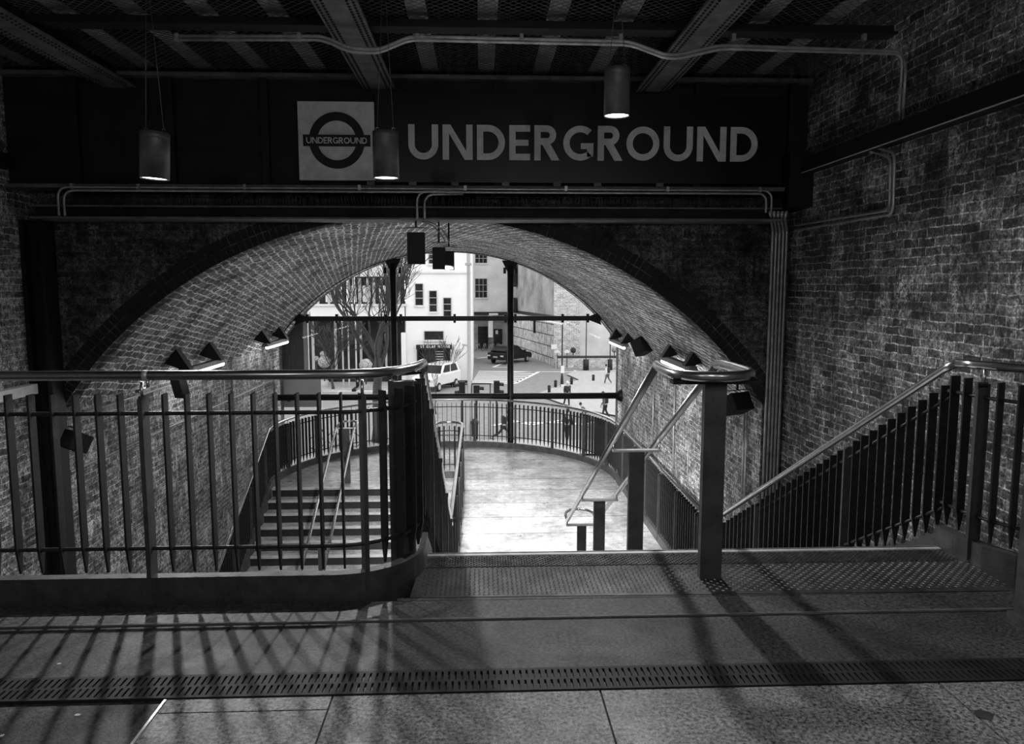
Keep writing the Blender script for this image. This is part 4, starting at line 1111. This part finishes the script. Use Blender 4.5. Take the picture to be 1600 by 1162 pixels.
for px, lab in ((871, 'round-topped white sign nearest the corner building'), (886, 'round-topped white sign left of the dark ball shrub')):
    c = onY(px, 551, Y4 - 0.3); r_ = 0.26
    t_ = thing('round_sign', lab, 'sign', (c.x, c.y, GZ), 0, 'round-topped white signs')
    m = MB(); m.prism([(c.x + r_ * math.cos(PI * k_ / 12), c.y, c.z + r_ * math.sin(PI * k_ / 12)) for k_ in range(13)], (0, 0.05, 0)); m.build('sign_plate', M['trimwhite'], t_)
    MB().box((c.x - 0.03, c.y + 0.02, GZ), (c.x + 0.03, c.y + 0.06, c.z)).build('sign_post', M['black'], t_)
c = onY(866, 542, 72); t_ = thing('street_sign', 'small square white sign on the corner building edge', 'sign', (c.x, 72, GZ))
MB().box((c.x - 0.28, 72, c.z - 0.2), (c.x + 0.28, 72.05, c.z + 0.25)).build('sign_plate', M['trimwhite'], t_); MB().tube([(c.x, 72.08, GZ), (c.x, 72.08, c.z)], 0.03, 6).build('sign_post', M['mull'], t_)

def topiary(lab, px, py, r_px, Y, mat='hedge', base=None, group='ball shrubs'):
    c = onY(px, py, Y); r_ = r_px * Y / FPX
    t = thing('ball_shrub', lab, 'shrub', (c.x, Y, GZ), 0, group)
    m = MB()
    for i in range(5): m.sphere((c.x + random.uniform(-.06, .06) * r_, Y, c.z + random.uniform(-.06, .06) * r_), r_ * random.uniform(0.93, 1.0), 24, 0.09)
    m.build('foliage', M[mat], t)
    MB().tube([(c.x, Y, GZ + 0.5), (c.x, Y, c.z)], 0.05, 6).build('stem', M['bark'], t)
    MB().lathe([(0.22, 0), (0.32, 0.6), (0.28, 0.6), (0.26, 0.5), (0.001, 0.5)], (c.x, Y, GZ), 14).build('pot', M['render_out'], t)
topiary('pale clipped ball shrub at far left in front of the lobby', 506.5, 565, 9, 58)
topiary('pale clipped ball shrub between the white reflection rods and the bare tree', 571.5, 571, 10, 56)
topiary('small pale ball shrub, higher and behind the far left one', 504.5, 553, 4.5, 59.5)
topiary('small pale ball shrub left of the far left pair', 494.5, 560, 4, 59)
topiary('dark ball shrub standing right of the round-topped signs', 895.5, 547, 4.5, 73.3, 'hedge_dark')
topiary('grey ball shrub beside the right edge of the glazing', 960, 545.5, 5, 73.3)

# ---- street furniture
def pole(lab, px, py, ytop, r=0.06, mat='black', name='lamp_post', cat='lamp post', base=None):
    b = onZ(px, py, GZ); tp = onY(px, ytop, b.y)
    t = thing(name, lab, cat, tuple(b))
    MB().lathe([(r * 2.2, 0), (r * 2.2, 0.25), (r * 1.5, 0.9), (r, 1.0), (r * 0.8, tp.z - b.z)], tuple(b), 10).build('shaft', M[mat], t)
    return t, b, tp
t_, b, tp = pole('thin black lamp post with a long white arm, right of the corner building', 878, 606, 506)
MB().bar((b.x, b.y, tp.z), (b.x - 1.5, b.y, tp.z + 0.3), 0.16, 0.12).build('lamp_arm', M['trimwhite'], t_)
for py in (577, 606): 
    p = onY(879, py, b.y - 0.12); MB().box((p.x - .13, b.y - 0.16, p.z - .28), (p.x + .13, b.y - 0.12, p.z + .28)).build('post_sign', M['trimwhite'], t_)
t_, b, tp = pole('dark post with a thick base before the garden wall', 915.5, 578, 500, 0.05); 
MB().tube([(b.x, b.y, GZ), (b.x, b.y, GZ + 1.0)], 0.28, 10).build('base_drum', M['black'], t_); MB().sphere((tp.x, b.y, tp.z + 0.1), 0.16, 10).build('lantern', M['lampglass'], t_)
t_, b, tp = pole('dark post at the right end of the garden wall', 953, 578, 505, 0.05)
MB().tube([(b.x, b.y, GZ), (b.x, b.y, GZ + 1.0)], 0.22, 10).build('base_drum', M['black'], t_); MB().sphere((tp.x, b.y, tp.z + 0.1), 0.16, 10).build('lantern', M['lampglass'], t_)
# tall grey street lamp
b = onZ(734, 690, GZ); SLx, SLy = b.x, b.y
zlamp = onY(734, 417, SLy).z
t_ = thing('street_lamp', 'tall grey street lamp in front of the white house corner', 'street lamp', tuple(b))
MB().lathe([(0.16, 0), (0.16, 1.0), (0.10, 1.1), (0.085, zlamp - GZ + 0.9)], tuple(b), 14).build('shaft', M['mull'], t_)
MB().bar((b.x, b.y, zlamp + 0.08), (b.x, b.y - 0.7, zlamp + 0.16), 0.05, 0.05).build('arm', M['mull'], t_)
MB().box((b.x - 0.15, b.y - 1.25, zlamp + 0.06), (b.x + 0.15, b.y - 0.6, zlamp + 0.16)).build('lantern', M['mull'], t_)
p = onY(726, 540, SLy); MB().bar((b.x, b.y, p.z), (b.x - 0.35, b.y, p.z + 0.05), 0.1, 0.08).build('side_sign', M['mull'], t_)
for px, py, h_, lab in ((858, 615, 12, 'short black bollard, leftmost in the row on the pavement'), (868, 607, 12, 'short black bollard, second from the left in the row'), (893, 602.5, 11.5, 'short black bollard, third from the left in the row'), (927, 596.5, 10, 'short black bollard, rightmost and farthest of the row')):
    b = onZ(px, py, GZ); hh = (h_ + 2) * b.y / FPX
    t_ = thing('bollard', lab, 'bollard', tuple(b), 0, 'row of bollards'); MB().lathe([(0.11, 0), (0.11, hh * .8), (0.13, hh * .84), (0.10, hh * .9), (0.09, hh * .96), (0.001, hh)], tuple(b), 12).build('shaft', M['black'], t_)
    MB().lathe([(0.118, hh * .66), (0.118, hh * .74)], tuple(b), 12).build('band', M['post'], t_)
def signal(lab, x0, y0, x1, y1, base, face):
    b = onZ((x0 + x1) / 2, base, GZ); a = onY(x0, y1, b.y); c = onY(x1, y0, b.y); xm_ = (a.x + c.x) / 2
    t = thing('traffic_signal', lab, 'traffic signal', (xm_, b.y, GZ), 0, 'traffic signals')
    hw_ = 0.15; MB().box((xm_ - hw_, b.y - 0.12, a.z), (xm_ + hw_, b.y + 0.12, c.z)).build('housing', M['black'], t)
    MB().tube([(xm_, b.y + 0.15, GZ), (xm_, b.y + 0.15, a.z + 0.2)], 0.055, 10).build('pole', M['black'], t)
    n_ = 2
    for i in range(n_):
        z = a.z + (c.z - a.z) * (i + .5) / n_; r_ = 0.11
        m = MB()
        Mx = Matrix.Translation((xm_ + face * hw_, b.y, z)) @ Matrix.Rotation(face * PI / 2, 4, 'Y')
        vs = []
        for k_ in range(13):
            an = -PI * 0.15 + PI * 1.3 * k_ / 12
            vs.append((math.cos(an) * r_, math.sin(an) * r_))
        L0 = [Vector((xm_ + face * hw_, b.y + u, z + v)) for u, v in vs]; L1 = [p + Vector((face * 0.22, 0, -0.02)) for p in L0]
        for i2 in range(12): m.face([L0[i2], L0[i2 + 1], L1[i2 + 1], L1[i2]])
        m.build('visor', M['black'], t)
        MB().lathe([(0.001, 0.02), (0.09, 0.0)], (0, 0, 0), 12, Mx).build('lens', M['lampglass'], t)
    return t
signal('black traffic signal with hoods turned left, left of the grey street lamp', 716, 596, 728, 619, 690, -1)
signal('black traffic signal with hoods turned right, beside the glazing post', 770, 595, 782, 618, 682, 1)
signal('black traffic signal seen from behind between the two hooded ones', 739, 602, 750, 622, 690, 1)
b = onZ(741, 690, GZ); a = onY(741, 600, b.y)
o = MB().bar((onY(737, 600, b.y).x, b.y + 0.1, a.z), (onY(768, 600, b.y).x, b.y + 0.1, a.z), 0.05, 0.05).bar((onY(766, 600, b.y).x, b.y + 0.1, a.z), (onY(766, 600, b.y).x, b.y + 0.1, GZ), 0.05, 0.05, (0, 1, 0)).bar((onY(737, 600, b.y).x, b.y + 0.1, a.z), (onY(737, 600, b.y).x, b.y + 0.1, GZ), 0.05, 0.05, (0, 1, 0)).build('signal_frame', M['black'], None, tuple(b)); tag(o, 'black tube frame linking the traffic signals', 'frame')
b = onZ(742, 692, GZ); a = onY(742, 651, b.y); t_ = thing('litter_bin', 'small dark bin behind the railing right of the street lamp', 'bin', tuple(b))
MB().lathe([(0.16, 0.35), (0.17, 0.95), (0.20, 1.0), (0.20, 1.1), (0.08, 1.22), (0.001, 1.22)], tuple(b), 12).build('body', M['black'], t_); MB().lathe([(0.10, 0), (0.07, 0.35)], tuple(b), 10).build('stand', M['black'], t_)
# planter boxes at the foot of the white house
o = MB(); rectY(o, 640, 600, 712, 604, 59.8, 0, 0.3); o = o.build('planter', M['black'], None, (-4, 59, GZ)); tag(o, 'long low dark planter in front of the white house', 'planter')
b = onZ(478, 622, GZ); o = MB().box((b.x - 6, b.y, GZ), (b.x + 7.5, b.y + 0.6, GZ + 0.45)).build('bench', M['render_out'], None, tuple(b)); tag(o, 'long low stone bench on the bright forecourt at left', 'bench')

# ---- corrugated hoarding at the left side of the glass
t_ = thing('ribbed_hoarding', 'grey ribbed metal panel just beyond the glass at the left wall', 'panel', (-4.6, YG + 0.9, GZ))
m = MB(); xa, xb = -6.0, onY(475, 540, YG + 1.0).x; n_ = 34
for i in range(n_):
    x0_ = xa + (xb - xa) * i / n_; x1_ = xa + (xb - xa) * (i + .5) / n_; x2_ = xa + (xb - xa) * (i + 1) / n_
    m.box((x0_, YG + 0.96, -0.62), (x1_, YG + 1.05, 2.0)); m.box((x1_, YG + 0.99, -0.62), (x2_, YG + 1.05, 2.0))
m.build('ribbed_sheet', M['corr'], t_)
MB().box((xb, YG + 0.95, -0.62), (xb + 0.11, YG + 1.06, 2.0)).build('edge_strip', M['trimwhite'], t_)
MB().box((xa, YG + 0.95, -1.45), (xb + 0.4, YG + 1.1, -0.68)).build('lower_panel', M['cream'], t_)
m = MB(); p = onY(452, 623, YG + 0.93); m.lathe([(0.05, 0), (0.07, 0.03), (0.001, 0.06)], (0, 0, 0), 12, Matrix.Translation(p) @ Matrix.Rotation(PI / 2, 4, 'X')); m.build('fixing', M['black'], t_)

# ---- bare trees
def tree(lab, px, py, Y, h, r, seed, cat='tree', levels=5, lean=0.0, spread=0.62, first=0.42, name='bare_tree', minr=0.012, trunkmat='bark'):
    rnd = random.Random(seed); b = Vector((onY(px, py, Y).x, Y, GZ))
    t = thing(name, lab, cat, tuple(b))
    tm = MB(); tops = []
    P = [b + Vector((lean * h * k_ / 6 + rnd.uniform(-.05, .05) * (k_ > 0), rnd.uniform(-.05, .05), h * first * k_ / 6)) for k_ in range(7)]
    tm.tube(P, [r * (1.25 - 0.5 * min(1, k_ / 6)) if k_ else r * 1.6 for k_ in range(7)], 10); tm.build('trunk', M[trunkmat], t)
    bm_ = MB()
    def grow(p, d, l, rr, lv):
        n_ = 5; pts = [p]; q = p; dd = d
        for i in range(n_):
            dd = (dd + Vector((rnd.uniform(-.22, .22), rnd.uniform(-.22, .22), rnd.uniform(-.12, .2)))).normalized()
            q = q + dd * l / n_; pts.append(q)
        rr2 = max(minr, rr * 0.6)
        bm_.tube(pts, [rr + (rr2 - rr) * i / n_ for i in range(n_ + 1)], 5 if lv > 1 else 4, cap=False)
        if lv >= levels: return
        for i in range(rnd.choice((2, 3)) if lv < 3 else rnd.choice((2, 3, 3))):
            at_ = pts[rnd.randint(2, n_)]; nd = (dd + Vector((rnd.uniform(-1, 1), rnd.uniform(-.7, .7), rnd.uniform(-.35, .75))) * spread * 1.3).normalized()
            grow(at_, nd, l * rnd.uniform(.6, .82), rr2 * rnd.uniform(.65, .95), lv + 1)
        grow(pts[-1], dd, l * 0.72, rr2, lv + 1)
    for k_ in range(5):
        an = 2 * PI * k_ / 5 + rnd.uniform(-.3, .3); st = P[-1] if k_ % 2 else P[-2]
        grow(st, Vector((math.cos(an) * spread, math.sin(an) * spread * .6, 1)).normalized(), h * 0.27, r * 0.5, 1)
    bm_.build('branches', M[trunkmat], t); return t
tree('large bare tree standing left of the white house', 592, 690, 37.9, 10.0, 0.24, 3, levels=5, spread=0.6, first=0.42, minr=0.009)
tree('thin bare sapling in front of the white van', 681, 640, 46.0, 4.6, 0.03, 8, spread=0.4, levels=3, name='sapling', minr=0.008)
tree('bare tree with twiggy branches in front of the dark lobby', 520, 600, 57.0, 6.0, 0.09, 12, first=0.3, minr=0.014, levels=5, spread=0.75)
tree('bare shrub leaning against the white house, right of the van', 705, 600, 58.5, 4.0, 0.035, 21, levels=3, name='bare_shrub', cat='shrub', minr=0.014)

# ---- vehicles
def car(lab, px, py, yaw, L_, Wd, Ht, mat, van=False, name='car'):
    b = onZ(px, py, GZ); t = thing(name, lab, 'car', tuple(b), yaw)
    def bl(mb, nm, mt, par=t):
        o = mb.build(nm, M[mt]); o.parent = par; return o
    if van: lower = [(-.5, .22), (.5, .22), (.5, .50), (.47, .56), (.24, .62), (-.49, .64), (-.5, .4)]; top = [(.24, .61), (.08, .98), (-.44, 1.0), (-.49, .63)]
    else: lower = [(-.5, .24), (.5, .22), (.5, .42), (.46, .52), (.22, .62), (-.36, .66), (-.48, .62), (-.5, .45)]; top = [(.22, .61), (.05, .95), (-.12, 1.0), (-.26, .96), (-.42, .65)]
    def ext(prof, w0, w1, nm, mt):
        m = MB(); n_ = len(prof); vs = []
        zs_ = [p[1] for p in prof]; zlo, zhi = min(zs_), max(zs_)
        for sd in (-1, 1):
            for x, z in prof:
                w = w0 + (w1 - w0) * (z - zlo) / (zhi - zlo); vs.append((x * L_, sd * w * Wd / 2, z * Ht))
        fs = [tuple(range(n_)), tuple(range(2 * n_ - 1, n_ - 1, -1))] + [((k_ + 1) % n_, k_, n_ + k_, n_ + (k_ + 1) % n_) for k_ in range(n_)]
        m.idx(vs, fs); o = bl(m, nm, mt); md = o.modifiers.new('bevel', 'BEVEL'); md.width = 0.06; md.segments = 3; return o
    ext(lower, 0.94, 1.0, 'body', mat); cab = ext(top, 0.96, 0.74, 'cabin', mat)
    x0_, z0_ = top[0]; x1_, z1_ = top[1]
    def pane(pts, nm): m = MB(); m.face(pts); o = m.build(nm, M['win']); o.parent = cab
    e = 0.012
    pane([((x0_ - .02) * L_ + e, s_ * .44 * Wd, (z0_ + .04) * Ht) for s_ in (-1, 1)] + [((x1_ + .02) * L_ + .02, s_ * .36 * Wd, (z1_ - .04) * Ht) for s_ in (1, -1)], 'windscreen')
    xr0, zr0 = top[-1]; xr1, zr1 = top[-2]
    pane([(xr0 * L_ - .005, s_ * .44 * Wd, (zr0 + .06) * Ht) for s_ in (1, -1)] + [(xr1 * L_ - .03, s_ * .36 * Wd, (zr1 - .05) * Ht) for s_ in (-1, 1)], 'rear_window')
    for s_ in (-1, 1):
        lo_, hi_ = zr0 + .04, z1_ - .05
        wz = lambda z: (0.96 + (0.74 - 0.96) * (z - .61) / .39) * Wd / 2 + 0.008
        for fx0, fx1 in ((.12, .50), (.54, .9)):
            xa0 = xr0 + (x0_ - xr0) * fx0; xa1 = xr0 + (x0_ - xr0) * fx1; xb0 = xr1 + (x1_ - xr1) * fx0; xb1 = xr1 + (x1_ - xr1) * fx1
            pane([(xa0 * L_, s_ * wz(lo_), lo_ * Ht), (xa1 * L_, s_ * wz(lo_), lo_ * Ht), (xb1 * L_, s_ * wz(hi_), hi_ * Ht), (xb0 * L_, s_ * wz(hi_), hi_ * Ht)], 'side_window')
        for fx in (-.31, .32):
            m = MB(); m.lathe([(0.001, -.11), (.24, -.11), (.33, -.08), (.34, 0), (.33, .08), (.24, .11), (.001, .11)], (0, 0, 0), 20, Matrix.Translation((fx * L_, s_ * Wd * .45, .34)) @ Matrix.Rotation(PI / 2, 4, 'X')); w = bl(m, 'wheel', 'rubber')
            m = MB(); m.lathe([(0.001, 0), (.2, 0)], (0, 0, 0), 14, Matrix.Translation((fx * L_, s_ * (Wd * .45 + .118), .34)) @ Matrix.Rotation(PI / 2, 4, 'X')); o = m.build('hub', M['mull']); o.parent = w
        bl(MB().box((-.505 * L_, s_ * .30 * Wd, .42 * Ht), (-.49 * L_, s_ * .47 * Wd, .50 * Ht)), 'tail_light', 'lampglass')
        bl(MB().box((.485 * L_, s_ * .30 * Wd, .38 * Ht), (.503 * L_, s_ * .46 * Wd, .46 * Ht)), 'headlight', 'lampglass')
        bl(MB().box((x0_ * L_ - .2, s_ * Wd * .49, .62 * Ht), (x0_ * L_, s_ * Wd * .58, .70 * Ht)), 'wing_mirror', mat)
    bl(MB().box((-.507 * L_, -.26, .36 * Ht), (-.50 * L_, .26, .44 * Ht)), 'number_plate', 'mull')
    bl(MB().box((.50 * L_, -.26, .28 * Ht), (.507 * L_, .26, .34 * Ht)), 'number_plate', 'mull')
    if van: bl(MB().box((.495 * L_, -.6, .40 * Ht), (.506 * L_, .6, .48 * Ht)), 'grille', 'black')
    return t
car('black saloon car parked beside the stained side wall', 797, 566, math.radians(52), 5.0, 2.1, 1.85, 'carblack')
car('white van parked in front of the lettered doorway', 683, 607, math.radians(-115), 4.4, 1.9, 1.95, 'carwhite', True, 'van')

# ---- bicycles
def bike(lab, px, py, yaw, group=None, Y=None):
    b = onZ(px, py, GZ) if Y is None else Vector((onY(px, py, Y).x, Y, GZ)); t = thing('bicycle', lab, 'bicycle', tuple(b), yaw, group)
    for x in (-.52, .52):
        m = MB(); m.tube([(x + .34 * math.cos(2 * PI * k_ / 20), 0, .34 + .34 * math.sin(2 * PI * k_ / 20)) for k_ in range(20)], .018, 6, True)
        for k_ in range(8): m.bar((x, 0, .34), (x + .33 * math.cos(PI * k_ / 4), 0, .34 + .33 * math.sin(PI * k_ / 4)), .004, .004, (0, 1, 0))
        o = m.build('wheel', M['rubber']); o.parent = t
    m = MB(); A = (-.52, 0, .34); B_ = (-.12, 0, .30); C_ = (-.22, 0, .84); D = (.36, 0, .86); E_ = (.52, 0, .34)
    for p, q in ((A, B_), (A, C_), (B_, C_), (B_, D), (C_, D), (D, E_)): m.tube([p, q], .018, 6)
    o = m.build('frame', M['mull']); o.parent = t
    o = MB().tube([(.36, 0, .86), (.33, 0, 1.0)], .015, 6).tube([(.38, -.25, 1.02), (.33, 0, 1.0), (.38, .25, 1.02)], .014, 6).build('handlebar', M['black']); o.parent = t
    o = MB().box((-.36, -.06, .90), (-.12, .06, .95)).tube([C_, (-.23, 0, .92)], .014, 6).build('saddle', M['black']); o.parent = t
bike('bicycle leaning behind the left part of the half-round railing', 512, 701, 0.35, 'bicycles behind the left railing')
bike('second bicycle behind the left railing, nearer the looped handrail', 538, 697, -0.3, 'bicycles behind the left railing')
for px, yw, lab in ((746, 0.9, 'bicycle in the dark recess left of the pale pillar'), (757, 1.2, 'bicycle in the recess just under the pale pillar'), (768, 0.8, 'bicycle in the recess in front of the dark door'), (778, 1.1, 'bicycle in the recess nearest the black car')):
    bike(lab, px, 548, yw, 'bicycles in the recess', Y=91.0)

# ---- people
def skin_obj(name, joints, edges, mat, parent, root=0, sub=1):
    """joints: list of (pos, (rx, ry)); one continuous skinned surface"""
    me = bpy.data.meshes.new(name); me.from_pydata([tuple(j[0]) for j in joints], edges, []); me.materials.append(M[mat])
    o = bpy.data.objects.new(name, me); COL.objects.link(o); o.parent = parent
    sk = o.modifiers.new('skin', 'SKIN'); sk.use_smooth_shade = True
    for i, j in enumerate(joints):
        sv = me.skin_vertices[0].data[i]; sv.radius = j[1] if isinstance(j[1], tuple) else (j[1], j[1]); sv.use_root = (i == root)
    if sub: ss = o.modifiers.new('sub', 'SUBSURF'); ss.levels = sub; ss.render_levels = sub
    return o
def person(lab, px, py, face, h=1.72, stride=0.0, lean=0.05, top='cloth_dark', legs='cloth_dark', pack=True, cap=None, arm=0.25, Y=None):
    """face: heading angle about z; local +x is forward"""
    b = onZ(px, py, GZ) if Y is None else Vector((onY(px, py, Y).x, Y, GZ))
    t = thing('person', lab, 'person', tuple(b), face); k = h / 1.72
    V = lambda x, y, z: Vector((x, y, z)) * k
    hip = .90 - stride * .12
    P = dict(pel=V(0, 0, hip), bel=V(.02 + lean * .3, 0, hip + .18), che=V(.03 + lean, 0, hip + .40), nec=V(.04 + lean * 1.3, 0, hip + .56), chin=V(.06 + lean * 1.5, 0, hip + .62), head=V(.06 + lean * 1.6, 0, hip + .72), crown=V(.05 + lean * 1.6, 0, hip + .80))
    J = [(P['pel'], (.13 * k, .10 * k)), (P['bel'], (.125 * k, .09 * k)), (P['che'], (.15 * k, .10 * k)), (P['nec'], .05 * k), (P['chin'], .062 * k), (P['head'], (.078 * k, .095 * k)), (P['crown'], .06 * k)]
    E = [(0, 1), (1, 2), (2, 3), (3, 4), (4, 5), (5, 6)]
    legsJ, armsJ = [], []
    for sd in (-1, 1):
        f = stride * sd
        H = V(0, .09 * sd, hip - .04); K = V(.25 * f + .06 * abs(f), .10 * sd, .50 - .02 * abs(f)); A = V(.52 * f - (.12 if f < 0 else 0), .10 * sd, .09 + (.10 * abs(f) if f < 0 else 0)); T = A + V(.15, .01 * sd, -.06 - (.06 if f < 0 else 0))
        i0 = len(J); J += [(H, .085 * k), (K, .058 * k), (A, .04 * k), (T, .032 * k)]; E += [(0, i0), (i0, i0 + 1), (i0 + 1, i0 + 2), (i0 + 2, i0 + 3)]; legsJ.append((H, K, A, T))
        S_ = P['che'] + V(0, .17 * sd, .09); El = S_ + V(-arm * f * .6 - .03, .05 * sd, -.28); Wr = El + V(-arm * f * .3 + .12, -.02 * sd, -.22)
        i0 = len(J); J += [(S_, .05 * k), (El, .038 * k), (Wr, .027 * k), (Wr + V(.02, 0, -.06), .030 * k)]; E += [(2, i0), (i0, i0 + 1), (i0 + 1, i0 + 2), (i0 + 2, i0 + 3)]
        hp_ = i0 + 3; base_ = Wr + V(.02, 0, -.06)
        for q in range(4):
            fy = (-.024 + .016 * q); l_ = (.07, .08, .076, .06)[q]
            j0 = len(J); J += [(base_ + V(.004 + fy, 0.004 * sd, -.04), .009 * k), (base_ + V(.016 + fy, -.006 * sd, -.04 - l_), .007 * k)]; E += [(hp_, j0), (j0, j0 + 1)]
        j0 = len(J); J += [(base_ + V(.038, 0, -.03), .009 * k)]; E += [(hp_, j0)]
        armsJ.append((S_, El, Wr))
    skin_obj('body', J, E, 'skin', t)
    JJ = [(P['pel'], (.14 * k, .115 * k)), (P['bel'], (.15 * k, .115 * k)), (P['che'], (.175 * k, .125 * k)), (P['nec'] - V(0, 0, .04), .075 * k)]; EE = [(0, 1), (1, 2), (2, 3)]
    for S_, El, Wr in armsJ: i0 = len(JJ); JJ += [(S_, .068 * k), (El, .052 * k), (Wr, .042 * k)]; EE += [(2, i0), (i0, i0 + 1), (i0 + 1, i0 + 2)]
    skin_obj('jacket', JJ, EE, top, t)
    JJ = [(P['pel'] + V(0, 0, .02), (.135 * k, .11 * k))]; EE = []
    for H, K, A, T in legsJ: i0 = len(JJ); JJ += [(H, .098 * k), (K, .07 * k), (A + V(0, 0, .03), .055 * k)]; EE += [(0, i0), (i0, i0 + 1), (i0 + 1, i0 + 2)]
    skin_obj('trousers', JJ, EE, legs, t)
    for H, K, A, T in legsJ: skin_obj('shoe', [(A - V(.03, 0, .02), .05 * k), (T + V(.02, 0, 0), .042 * k)], [(0, 1)], 'rubber', t)
    hd_ = P['head']
    o = MB().lathe([(.001, .115 * k), (.05 * k, .105 * k), (.085 * k, .06 * k), (.098 * k, 0), (.09 * k, -.05 * k), (.07 * k, -.06 * k)], (0, 0, 0), 14, Matrix.Translation(hd_ + V(-.015, 0, .02))).build('hair' if not cap else 'cap', M[cap or 'cloth_dark']); o.parent = t
    m = MB(); m.sphere(hd_ + V(.09, 0, -.015), .014 * k, 6); m.sphere(hd_ + V(.083, .03, .01), .008 * k, 6); m.sphere(hd_ + V(.083, -.03, .01), .008 * k, 6); o = m.build('face_features', M['skin']); o.parent = t
    if pack:
        c = P['che'] + V(-.19, 0, -.06); o = MB().box(c - V(.09, .15, .22), c + V(.09, .15, .22)).build('backpack', M['cloth_dark']); o.parent = t
        md = o.modifiers.new('bevel', 'BEVEL'); md.width = .06 * k; md.segments = 3
    return t
person('person in dark clothes with a backpack striding right behind the railing', 786, 688, 0.1, 1.62, 0.95, 0.16)
person('person in dark clothes walking away behind the right part of the railing', 886, 690, 1.2, 1.7, 0.45, 0.04, pack=False)
person('person in a white cap and dark coat beside the black lamp post', 885.5, 636, -1.3, 1.72, 0.3, 0.03, pack=False, cap='cloth_light', top='cloth_dark')
person('person in a pale top with a shoulder bag on the bright pavement', 949, 601, 2.6, 1.66, 0.4, 0.05, top='cloth_light', legs='cloth_mid')
person('person with dark hair just above the low glazing beam at right', 945, 655, 2.9, 1.66, 0.3, 0.05, pack=True, top='cloth_mid')
person('person in grey crouched low beside the pavement edge at right', 917, 668, 2.9, 1.4, 0.2, 0.25, pack=False, top='cloth_mid', legs='cloth_mid')
